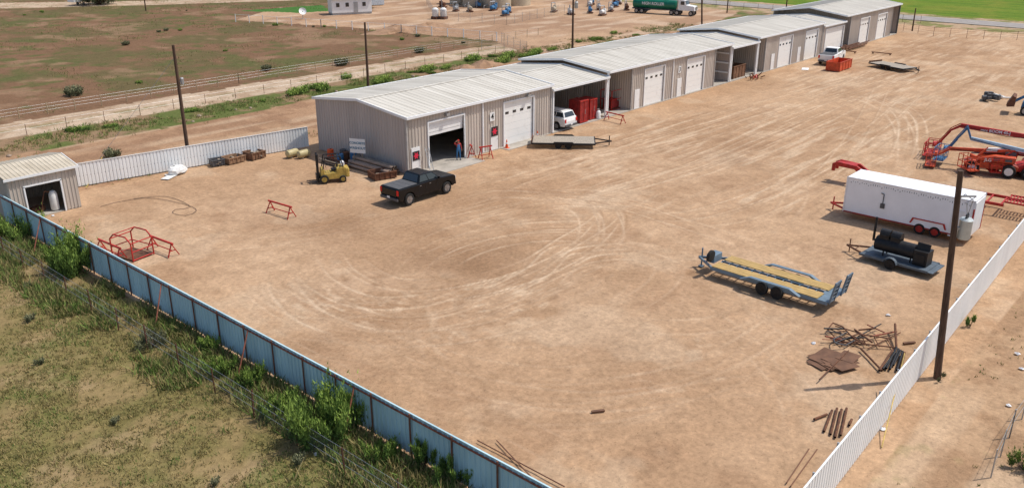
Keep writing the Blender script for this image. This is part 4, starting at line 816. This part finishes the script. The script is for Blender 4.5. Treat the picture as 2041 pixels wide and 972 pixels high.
for k in range(9): tag(obj('steel_pipe',MB().tube((0,0,0),(random.uniform(7,10),0,0),.09,8),rust,loc=(*(G(1690,103)+Vector((random.uniform(0,1.),k*.25))),.35+.1*(k%2))),'long rusty steel pipe on low rack','pipe','racked steel pipes')
for q in((1700,106),(1770,110)):
    rk=T('pipe_rack','low steel rack carrying rusty pipes','rack',G(*q)+Vector((0,1)),90,'pipe racks'); mb=MB(); mb.box((0,0,.22),(3,.15,.12)); obj('beam',mb,rust,rk)
    for x_ in(-1.3,1.3): mb=MB(); mb.box((x_,0,.1),(.12,.3,.2)); obj('leg',mb,rust,rk)
for k in range(12): tag(obj('scrap_bar',MB().beam((0,0,.1),(random.uniform(-1.3,1.3),random.uniform(-.8,.8),random.uniform(.3,.8)),.12,.1),redp if k%4==0 else rust,loc=(*(G(1500,158)+Vector((random.uniform(-1.6,1.6),random.uniform(-.6,.8)))),0)),'rusty steel bar in small scrap heap','scrap','scrap bars by carport')
tag(obj('white_sheet',MB().box((0,0,.03),(1.9,.9,.04),rz=20),white,loc=(*G(1605,138),0)),'white flat sheet lying on dirt','sheet')
# ---------------- scrap pile right
def gpipe(a,b,r,mat=rust,z0=.08,z1=None,lab='rusty steel pipe lying on dirt',group='loose steel pipes',name='steel_pipe'):
    a=G(*a);b=G(*b); z1=z0 if z1 is None else z1; mb=MB(); d=Vector((b.x-a.x,b.y-a.y,z1-z0)); mb.lathe((0,0,0),d,[(r,0),(r,d.length),(r*.75,d.length),(r*.75,0)],8,cap=False); return tag(obj(name,mb,mat,loc=(a.x,a.y,z0)),lab,'pipe',group)
for a,b in[((1642,862),(1658,820)),((1655,868),(1668,816)),((1664,874),(1677,818)),((1675,870),(1687,816)),((1622,838),(1648,828)),((1692,850),(1697,838))]: gpipe(a,b,.055)
for a,b in[((1567,965),(1612,897)),((1575,972),(1628,898)),((952,880),(1125,972)),((990,880),(1080,975))]: gpipe(a,b,.028,M('thin_rust',(.2,.10,.06),.8))
rs_=random.Random(11)
for k in range(17):
    x=rs_.uniform(1630,1765);y=rs_.uniform(662,694); l=rs_.uniform(25,65); a=rs_.uniform(-.5,.6)
    gpipe((x-l/2,y-l*a/2),(x+l/2,y+l*a/2),rs_.uniform(.022,.05),rs_.choice([rust,blkm,dgrey,rail]),rs_.uniform(.05,.4),rs_.uniform(.05,.4),'thin pipe offcut in tangled scrap pile','scrap pile pipes')
for k in range(3):
    c0=G(rs_.uniform(1660,1740),rs_.uniform(672,690)); r=T('bent_frame','bent rusty steel frame lying in scrap pile','scrap',c0,rs_.uniform(0,180),'bent scrap frames'); mb=MB(); w_,l_2=rs_.uniform(.35,.6),rs_.uniform(1.0,1.5); mb.path([(-l_2,-w_,.08),(l_2*.6,-w_*.8,.3),(l_2,0,.35),(l_2*.6,w_,.2),(-l_2,w_,.08)],.035); obj('side_tube',mb,rs_.choice([rust,dgrey]),r); mb=MB()
    for q in(-.8,-.2,.4): mb.tube((q*l_2,-w_,.12+.06*q),(q*l_2,w_,.1+.05*q),.028,6)
    obj('cross_tube',mb,rust,r)
for k in range(7): gpipe((1752+k*7,736+rs_.uniform(-6,6)),(1778+k*4,704+rs_.uniform(-6,6)),.055,rs_.choice([blkm,rust]),.1,.2,'dark pipe offcut at scrap pile edge','scrap pile pipes')
gpipe((1786,697),(1781,662),.06,rust,.1,.5); gpipe((1715,698),(1757,742),.05,rust,.12,.12); gpipe((1632,763),(1690,705),.03,rust,.2,.2)
rp=M('rust_plate',(.165,.085,.05),.9,.0,.3,1.5,col2=(.095,.05,.032))
for k in range(11):
    g=G(rs_.uniform(1635,1695),rs_.uniform(710,740)); tag(obj('steel_plate',MB().box((0,0,0),(rs_.uniform(1.,1.7),rs_.uniform(.7,1.2),.012),rz=-15+rs_.uniform(-18,18)),rp,loc=(g.x,g.y,.035+k*.013)),'flat rusty steel plate in scrap pile','plate','rusty steel plates')
for q,s_ in(((1192,820),.4),((1812,684),.45)): tag(obj('wood_offcut',MB().box((0,0,.04),(s_*1.5,.14,.08),rz=-35),rp,loc=(*G(*q),0)),'brown timber offcut lying on dirt','wood')
gpipe((1757,893),(1790,775),.025,yel,.05,1.9,'thin yellow pole leaning on white fence','leaning poles','yellow_pole')
gpipe((172,376),(205,322),.03,yel,.05,.4,'thin yellow pole leaning on white fence','leaning poles','yellow_pole')
lm=M('litter',(.75,.75,.76),.7)
for q in[(1770,628),(1622,684),(2028,705),(2036,735),(145,600),(82,575),(630,905),(1760,855),(105,430),(2010,808)]:
    mb=MB(); mb.lathe((0,0,0),(0,0,1),[(.10,0),(.12,.04),(.05,.08)],7); mb.v=[(v[0]*random.uniform(.6,1.5),v[1]*random.uniform(.6,1.5),v[2]*random.uniform(.5,1.3)) for v in mb.v]; tag(obj('litter_scrap',mb,lm,loc=(*G(*q),0)),'crumpled white litter lying on the ground','litter','litter')
pts=[(200,412),(240,402),(300,395),(370,408),(392,420),(370,430),(345,425),(350,418),(380,412),(330,392),(250,398)]
cu=catmull([G(*p) for p in pts],.5); mb=MB(); mb.path([(p[0],p[1],.02) for p in cu],.016,5); tag(obj('power_cable',mb,M('dusty_cable',(.12,.08,.06),.8)),'black cable lying loosely on bare dirt','cable')
# ---------------- distance
hs=T('portable_building','small white portable building with grey roof','building',G(699,30)+Vector((1.5,2)),-24); mb=MB(); mb.box((0,0,1.75),(8.5,3.6,2.7)); obj('wall',mb,white,hs); mb=MB(); mb.prism([(-2.1,3.1),(0,3.6),(2.1,3.1),(2.1,3.2),(0,3.75),(-2.1,3.2)],-4.4,4.4); rf=obj('roof',mb,grey,hs); rf.rotation_euler=(0,0,math.pi/2)
for x in(-3,-1,2.6): mb=MB(); mb.box((x,-1.83,2.),(.7,.05,.8)); obj('window',mb,glass,hs)
mb=MB(); mb.box((.8,-1.83,1.5),(.9,.05,2.)); obj('door',mb,grey,hs); mb=MB(); mb.box((0,0,.2),(8.4,3.5,.35)); obj('skirting',mb,grey,hs)
for q,rr,hh in[((952,14),3.4,5.5),((990,16),3.4,5.5),((1030,12),3.4,5.5),((800,-4),2.6,4.),((915,10),2.2,5.5)]:
    r=T('storage_tank','cylindrical beige oilfield storage tank','tank',G(*q)+Vector((2,2)),0,'storage tanks'); mb=MB(); mb.lathe((0,0,0),(0,0,1),[(rr,0),(rr,hh),(.3,hh+.6)],28); obj('shell',mb,beige,r,smooth=True); mb=MB(); mb.box((rr+.1,0,hh/2),(.2,.6,hh)); mb.path([(-rr,-.5,.6),(-rr-1.5,-.8,.6),(-rr-1.5,-.8,0)],.1); obj('ladder',mb,grey,r)
rs2=random.Random(4)
for k in range(24):
    q=(rs2.uniform(880,1250),rs2.uniform(8,32)); c_=rs2.choice([bluep,bluep,bag,grey,beige,rust]); r=T('pump_unit','small oilfield pump skid with motor and piping','pump',G(*q),rs2.uniform(0,90),'pump skids')
    mb=MB(); mb.box((0,0,.15),(2.2,1.0,.2)); obj('skid',mb,rust,r); mb=MB(); mb.lathe((-.8,0,.75),(1,0,0),[(.3,0),(.4,.1),(.4,1.0),(.2,1.2)],12); mb.box((.7,0,.8),(.6,.6,1.0)); obj('motor',mb,c_,r); mb=MB(); mb.path([(.7,0,1.3),(.7,0,1.9),(-.4,.5,1.9),(-.4,.5,0)],.09); obj('pipe',mb,grey,r)
for q in[(868,38),(884,38)]:
    r=T('chemical_tote','small white chemical tank on stand','tank',G(*q),10,'chemical tanks'); mb=MB(); mb.lathe((0,0,.5),(0,0,1),[(.6,0),(.65,.1),(.65,1.4),(.3,1.7)],14); obj('tank_shell',mb,bag,r,smooth=True); mb=MB(); mb.box((0,0,.25),(1.3,1.3,.5)); obj('stand',mb,rust,r)
sd=T('satellite_dish','white satellite dish on short mast','antenna',G(604,38),30); mb=MB(); mb.tube((0,0,0),(0,0,1.1),.06); obj('mast',mb,grey,sd); mb=MB(); mb.lathe((0,0,1.4),(-.7,-.5,.5),[(.1,0),(.5,.1),(.75,.28)],16,cap=False); obj('dish',mb,white,sd)
tk=T('tanker_truck','green tanker trailer with white tractor cab','truck',G(1330,30)+Vector((1,1)),hd((1262,22),(1395,30))); 
mb=MB(); mb.lathe((-7.2,0,1.95),(1,0,0),[(.5,-.15),(.95,0),(.98,.2),(.98,9.2),(.95,9.4),(.5,9.55)],20); obj('tank_barrel',mb,greenp,tk,smooth=True); text(tk,'HIGH ROLLER',.8,(-2.6,-1.0,2.05),(90,0,0),white)
mb=MB(); mb.box((-2,0,.9),(11,.9,.25)); mb.box((-5,0,.6),(2.4,1.8,.15)); mb.box((-3,0,3.0),(7,.5,.08)); obj('frame',mb,dgrey,tk)
mb=MB(); mb.prism([(3.0,1.0),(3.0,3.0),(3.3,3.2),(4.3,3.1),(4.7,2.1),(6.4,1.9),(6.6,1.0)],-1.05,1.05); obj('cab',mb,white,tk,bevel=.06); mb=MB(); mb.box((3.9,-1.06,2.5),(.8,.03,.7)); mb.box((3.9,1.06,2.5),(.8,.03,.7)); mb.box((4.56,0,2.6),(.05,1.8,.8),ry=-22); obj('window',mb,glass,tk); mb=MB(); mb.box((6.62,0,1.45),(.05,1.1,.8)); mb.tube((2.8,-.9,1),(2.8,-.9,3.9),.09); mb.tube((2.8,.9,1),(2.8,.9,3.9),.09); obj('exhaust_stack',mb,rimm,tk)
for x in(-6.2,-5.,1.6,2.8,5.8):
    for s in(-1,1): wheel(tk,x,s*1.0,.5,.4,rimm)
bt=T('boat_trailer','blue and white boat parked by distant tree','boat',G(165,10),15); mb=MB(); mb.prism([(-3,.8),(-3,1.8),(2.6,1.8),(3.6,1.9),(2.4,.9)],-1.1,1.1); obj('hull',mb,white,bt,bevel=.1); mb=MB(); mb.box((-.3,0,2.3),(2.5,1.8,.9),tp=(.7,.8)); obj('cabin',mb,bluep,bt)
for s in(-1,1): wheel(bt,-.5,s*1.0,.35,.2,grey)
sb_=T('site_cabin','small pale blue site cabin near portable building','building',G(746,14)+Vector((3,3)),-24); mb=MB(); mb.box((0,0,1.4),(3.2,2.8,2.6)); obj('wall',mb,M('pale_blue',(.6,.66,.7),.5),sb_); mb=MB(); mb.box((0,0,2.78),(3.4,3.,.14)); obj('roof',mb,grey,sb_)
sb2=T('equipment_building','long low grey roofed equipment building','building',G(838,6)+Vector((8,8)),-24); mb=MB(); mb.box((0,0,1.6),(9,4,3.2)); obj('wall',mb,grey,sb2); mb=MB(); mb.box((0,0,3.28),(9.4,4.4,.14)); obj('roof',mb,white,sb2)
def mound(q,r,h,label):
    mb=MB(); n=30; vs=[];fs=[]; rr=random.Random(int(q[0])); K=10
    for k in range(K+1):
        t=k/K
        for i_ in range(n):
            a=2*math.pi*i_/n; rad=r*(1-t)*(1+.2*math.sin(3*a+q[0])+.1*math.sin(7*a)+rr.uniform(-.07,.07)); vs.append((rad*math.cos(a)*1.5,rad*math.sin(a),h*(math.sin(t*math.pi/2)**1.2)*(1+.2*math.sin(2*a+q[1]))+rr.uniform(-.07,.07)-.05))
    for k in range(K):
        for i_ in range(n): j_=(i_+1)%n; fs.append((k*n+i_,k*n+j_,(k+1)*n+j_,(k+1)*n+i_))
    fs.append(tuple(K*n+i_ for i_ in range(n))); mb.add(vs,fs); tag(obj('dirt_mound',mb,dirtm,smooth=True,loc=(*G(*q),0)),label,'mound','dirt mounds')
mound((790,62),4.,1.0,'broad mound of bare brown dirt'); mound((850,58),4.,1.0,'low mound of bare brown dirt'); mound((965,131),1.9,.8,'brown dirt mound behind workshop roofs'); mound((925,138),1.6,.6,'small brown dirt mound behind workshops')
# ---------------- vegetation
gmats=[M('grass_dry',(.36,.28,.12),.95,0,.2,3),M('grass_olive',(.23,.215,.075),.95,0,.25,3),M('grass_green',(.14,.20,.045),.95,0,.25,3),M('weed_green',(.15,.235,.045),.9,0,.25,3),M('sage',(.30,.32,.24),.95,0,.2,3)]
def grass(name,cx,cy,size,mi,K,seed,spread=.12):
    g=np.random.default_rng(seed); N=len(cx); bx=np.repeat(cx,K)+g.normal(0,spread,N*K)*np.repeat(size,K)*4; by=np.repeat(cy,K)+g.normal(0,spread,N*K)*np.repeat(size,K)*4; s=np.repeat(size,K)*g.uniform(.5,1.2,N*K); m=np.repeat(mi,K)
    a=g.uniform(0,2*np.pi,N*K); w=.015+s*.05; dx=np.cos(a)*w;dy=np.sin(a)*w; lx=g.normal(0,.45,N*K)*s;ly=g.normal(0,.45,N*K)*s
    V=np.stack([np.stack([bx-dx,by-dy,-.02+0*bx],-1),np.stack([bx+dx,by+dy,-.02+0*bx],-1),np.stack([bx+lx,by+ly,s],-1)],1).reshape(-1,3); o=trimesh(name,V,gmats,m); o['kind']='stuff'; return o
g=np.random.default_rng(8); N=40000; cx=g.uniform(3,19.3,N);cy=g.uniform(12,72,N); d=fbm(cx,cy,2.2,4,2); d2=fbm(cx,cy,4,4,77)
keep=(g.random(N)<.22+.75*sst(d*.5+d2*.5,.40,.60)); cx,cy,d,d2=cx[keep],cy[keep],d[keep],d2[keep]; mi=np.where(g.random(len(cx))<sst(d2+.12*(cx>14.5),.54,.72),2,1); mi=np.where(g.random(len(cx))<.58,0,mi); grass('grass',cx,cy,g.uniform(.05,.16,len(cx)),mi,6,1,.16)
N=9500; cx=g.uniform(15.7,19.6,N); cy=g.uniform(8,66,N); keep=fbm(cx,cy,2.5,3,55)>.42-.12*((cx>17.6)&(cy<34)); cx,cy=cx[keep],cy[keep]; grass('weeds',cx,cy,g.uniform(.12,.55,len(cx)),g.choice([2,3,1,1,0],len(cx)),10,2,.1)
N=5200; cx=g.uniform(-5,150,N); cy=g.normal(88.2,1.8,N); keep=fbm(cx,cy,5,3,56)>.48; cx,cy=cx[keep],cy[keep]; grass('weeds',cx,cy,g.uniform(.12,.35,len(cx)),g.choice([2,3,1,0],len(cx)),7,3,.15)
N=17000; cx=g.uniform(0,190,N); cy=g.uniform(100,235,N); keep=(fbm(cx,cy,7,4,57)>.54)&(~inside(lot,cx,cy)); cx,cy=cx[keep],cy[keep]; grass('scrub_grass',cx,cy,g.uniform(.12,.35,len(cx)),g.choice([1,2,1,0,2],len(cx)),5,4,.3)
N=500; cx=g.uniform(27,110,N); cy=g.uniform(69,71.5,N); grass('weeds',cx,cy,g.uniform(.1,.3,N),g.choice([2,1,0],N),6,6,.12)
N=260; cx=g.uniform(25,60,N); cy=g.uniform(3,7.9,N); keep=fbm(cx,cy,2,3,59)>.55; grass('weeds',cx[keep],cy[keep],g.uniform(.05,.15,keep.sum()),g.choice([2,1],keep.sum()),6,7,.12)
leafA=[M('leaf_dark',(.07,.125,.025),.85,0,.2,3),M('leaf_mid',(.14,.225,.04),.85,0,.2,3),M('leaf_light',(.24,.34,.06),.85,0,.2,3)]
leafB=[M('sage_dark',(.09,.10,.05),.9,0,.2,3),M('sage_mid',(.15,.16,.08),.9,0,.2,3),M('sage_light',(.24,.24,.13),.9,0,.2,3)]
def shrub(name,label,cat,loc,R,h,seed,mats,n=5000,leaf=.13,group=None,upr=1.,clumps=26,wd=.22,rag=0):
    g=np.random.default_rng(seed); r=T(name,label,cat,loc,0,group); mb=MB(); K=clumps
    th=g.uniform(0,2*np.pi,K); rr=R*np.sqrt(g.random(K))*.85; zz=h*(.18+.72*g.random(K)*(1-.5*(rr/R)**2)); C_=np.stack([rr*np.cos(th),rr*np.sin(th),zz],-1)
    for c in C_: mid=Vector((c[0]*.45,c[1]*.45,c[2]*.45)); mb.tube((c[0]*.1,c[1]*.1,-.05),mid,.03*R,5,.02*R); mb.tube(mid,Vector(c),.02*R,5,.008*R)
    obj('trunk',mb,polew,r)
    ci=g.integers(0,K,n); cr_=R*g.uniform(.10,.25,K)*(1-.35*rag); p=C_[ci]+g.normal(0,1,(n,3))*cr_[ci][:,None]*np.array([.7,.7,1.0*upr*(1+.5*rag)]); p[:,2]=np.abs(p[:,2])+.02
    if rag: out=C_[ci,:2]/(R+1e-6); p[:,:2]+=out*np.maximum(p[:,2]-C_[ci,2],0)[:,None]*.6
    dv=g.normal(0,.45,(n,3)); dv[:,2]+=upr; dv/=np.linalg.norm(dv,axis=1)[:,None]; sd_=g.normal(0,1,(n,3)); sd_=np.cross(dv,sd_); sd_/=np.linalg.norm(sd_,axis=1)[:,None]; l=leaf*g.uniform(.6,1.6,n)[:,None]
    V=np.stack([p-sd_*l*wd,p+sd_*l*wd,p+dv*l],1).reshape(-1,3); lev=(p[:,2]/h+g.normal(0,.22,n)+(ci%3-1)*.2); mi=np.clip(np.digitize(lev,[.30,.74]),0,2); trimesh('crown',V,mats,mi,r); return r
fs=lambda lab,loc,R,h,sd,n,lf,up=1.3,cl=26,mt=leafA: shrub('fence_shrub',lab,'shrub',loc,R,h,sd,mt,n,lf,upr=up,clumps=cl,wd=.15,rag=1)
fs('bright green feathery shrub growing beside blue fence',G(650,868)+Vector((.1,.0)),1.65,1.75,1,14000,.16,1.4,42); fs('bright green rounded shrub beside blue fence',G(145,540),1.45,2.1,2,12000,.16,1.4,38)
fs('tall narrow green weed shrub beside blue fence',G(848,930),.5,1.3,3,3200,.15,1.5,12); fs('low dark green shrub near wire fence',G(35,470),1.8,1.1,4,7000,.15,1.1,30); fs('green shrub tangled in wire fence',G(560,830),.9,1.0,5,3800,.14,1.3,16)
fs('green weedy shrub near fence brace',G(500,770),.7,.85,6,2600,.14,1.3,14); fs('leafy green shrub at blue fence foot',G(905,960),.8,1.05,7,3000,.14,1.4,14); fs('small green weed against white fence',G(1933,650),.35,.6,8,900,.1,1.2,8)
fs('low olive weedy shrub in fence strip',G(300,690),.8,.6,12,2600,.11,1,20,leafB); fs('low green weedy shrub in fence strip',G(410,700),.7,.6,13,2600,.11,1,20,leafA); fs('low green weedy shrub in fence strip',G(440,740),.8,.7,14,2600,.12,1.2,18,leafA); fs('low olive weedy shrub in fence strip',G(760,915),.7,.8,15,2600,.12,1.3,16,leafA)
fs('green weeds beside corner chain link fence',G(2045,935),.7,.8,9,2500,.12); fs('small green weed at pole foot',G(1872,757),.3,.35,10,500,.1,1,6,leafB)
sb0=shrub('scrub_bush','grey green sagebrush in dry grass','bush',G(60,640),.4,.3,20,leafB,500,.09,'scrub bushes',clumps=10); sb1=shrub('scrub_bush','low green scrub bush in dry field','bush',G(640,180),1.2,.6,21,leafA,1300,.2,'scrub bushes',clumps=14); sb3=shrub('scrub_bush','dark olive scrub bush on brown field','bush',G(150,190),1.3,.8,22,leafB,1300,.22,'scrub bushes',clumps=16)
rv=random.Random(21)
for k in range(16): copyT(sb0,(rv.uniform(8,18.8),rv.uniform(16,64)),rv.uniform(0,360),scale=rv.uniform(.5,1.1))
for k in range(22):
    o=copyT(sb1,(rv.uniform(28,135),rv.gauss(88.3,1.6)),rv.uniform(0,360)); s_=rv.uniform(.35,.8); o.scale=(s_*1.7,s_*.9,s_*.8)
for q in[(850,142),(1000,125),(1010,115),(1065,108),(760,165),(590,188),(940,120)]: o=copyT(sb1,G(*q),0); o.scale=(1.5,.8,.9)
for q in[(835,105),(530,140),(225,312),(680,130),(250,90)]: copyT(sb3,G(*q),rv.uniform(0,360),scale=rv.uniform(.6,1.0))
for k in range(26):
    x,y=rv.uniform(5,105),rv.uniform(102,215)
    if not inside(lot,np.array([x]),np.array([y]))[0]: copyT(sb3 if rv.random()<.4 else sb1,(x,y),rv.uniform(0,360),scale=rv.uniform(.2,.5))
shrub('tree','large dark leafy tree beside distant boat','tree',G(190,14)+Vector((3,4)),4.5,6,30,leafB,5000,.5,clumps=40)
for k in range(14):
    p=(rv.uniform(10,80),rv.uniform(83.5,86.5)); mb=MB(); s_=rv.uniform(.15,.4); mb.lathe((0,0,-.05),(0,0,1),[(s_*.8,0),(s_,s_*.4),(s_*.6,s_*.9),(.1*s_,s_)],7); mb.v=[(v[0]*rv.uniform(.8,1.2),v[1]*rv.uniform(.8,1.2),v[2]) for v in mb.v]; tag(obj('boulder',mb,rock,loc=(*p,0)),'pale rough boulder on weedy road verge','rock','verge boulders')
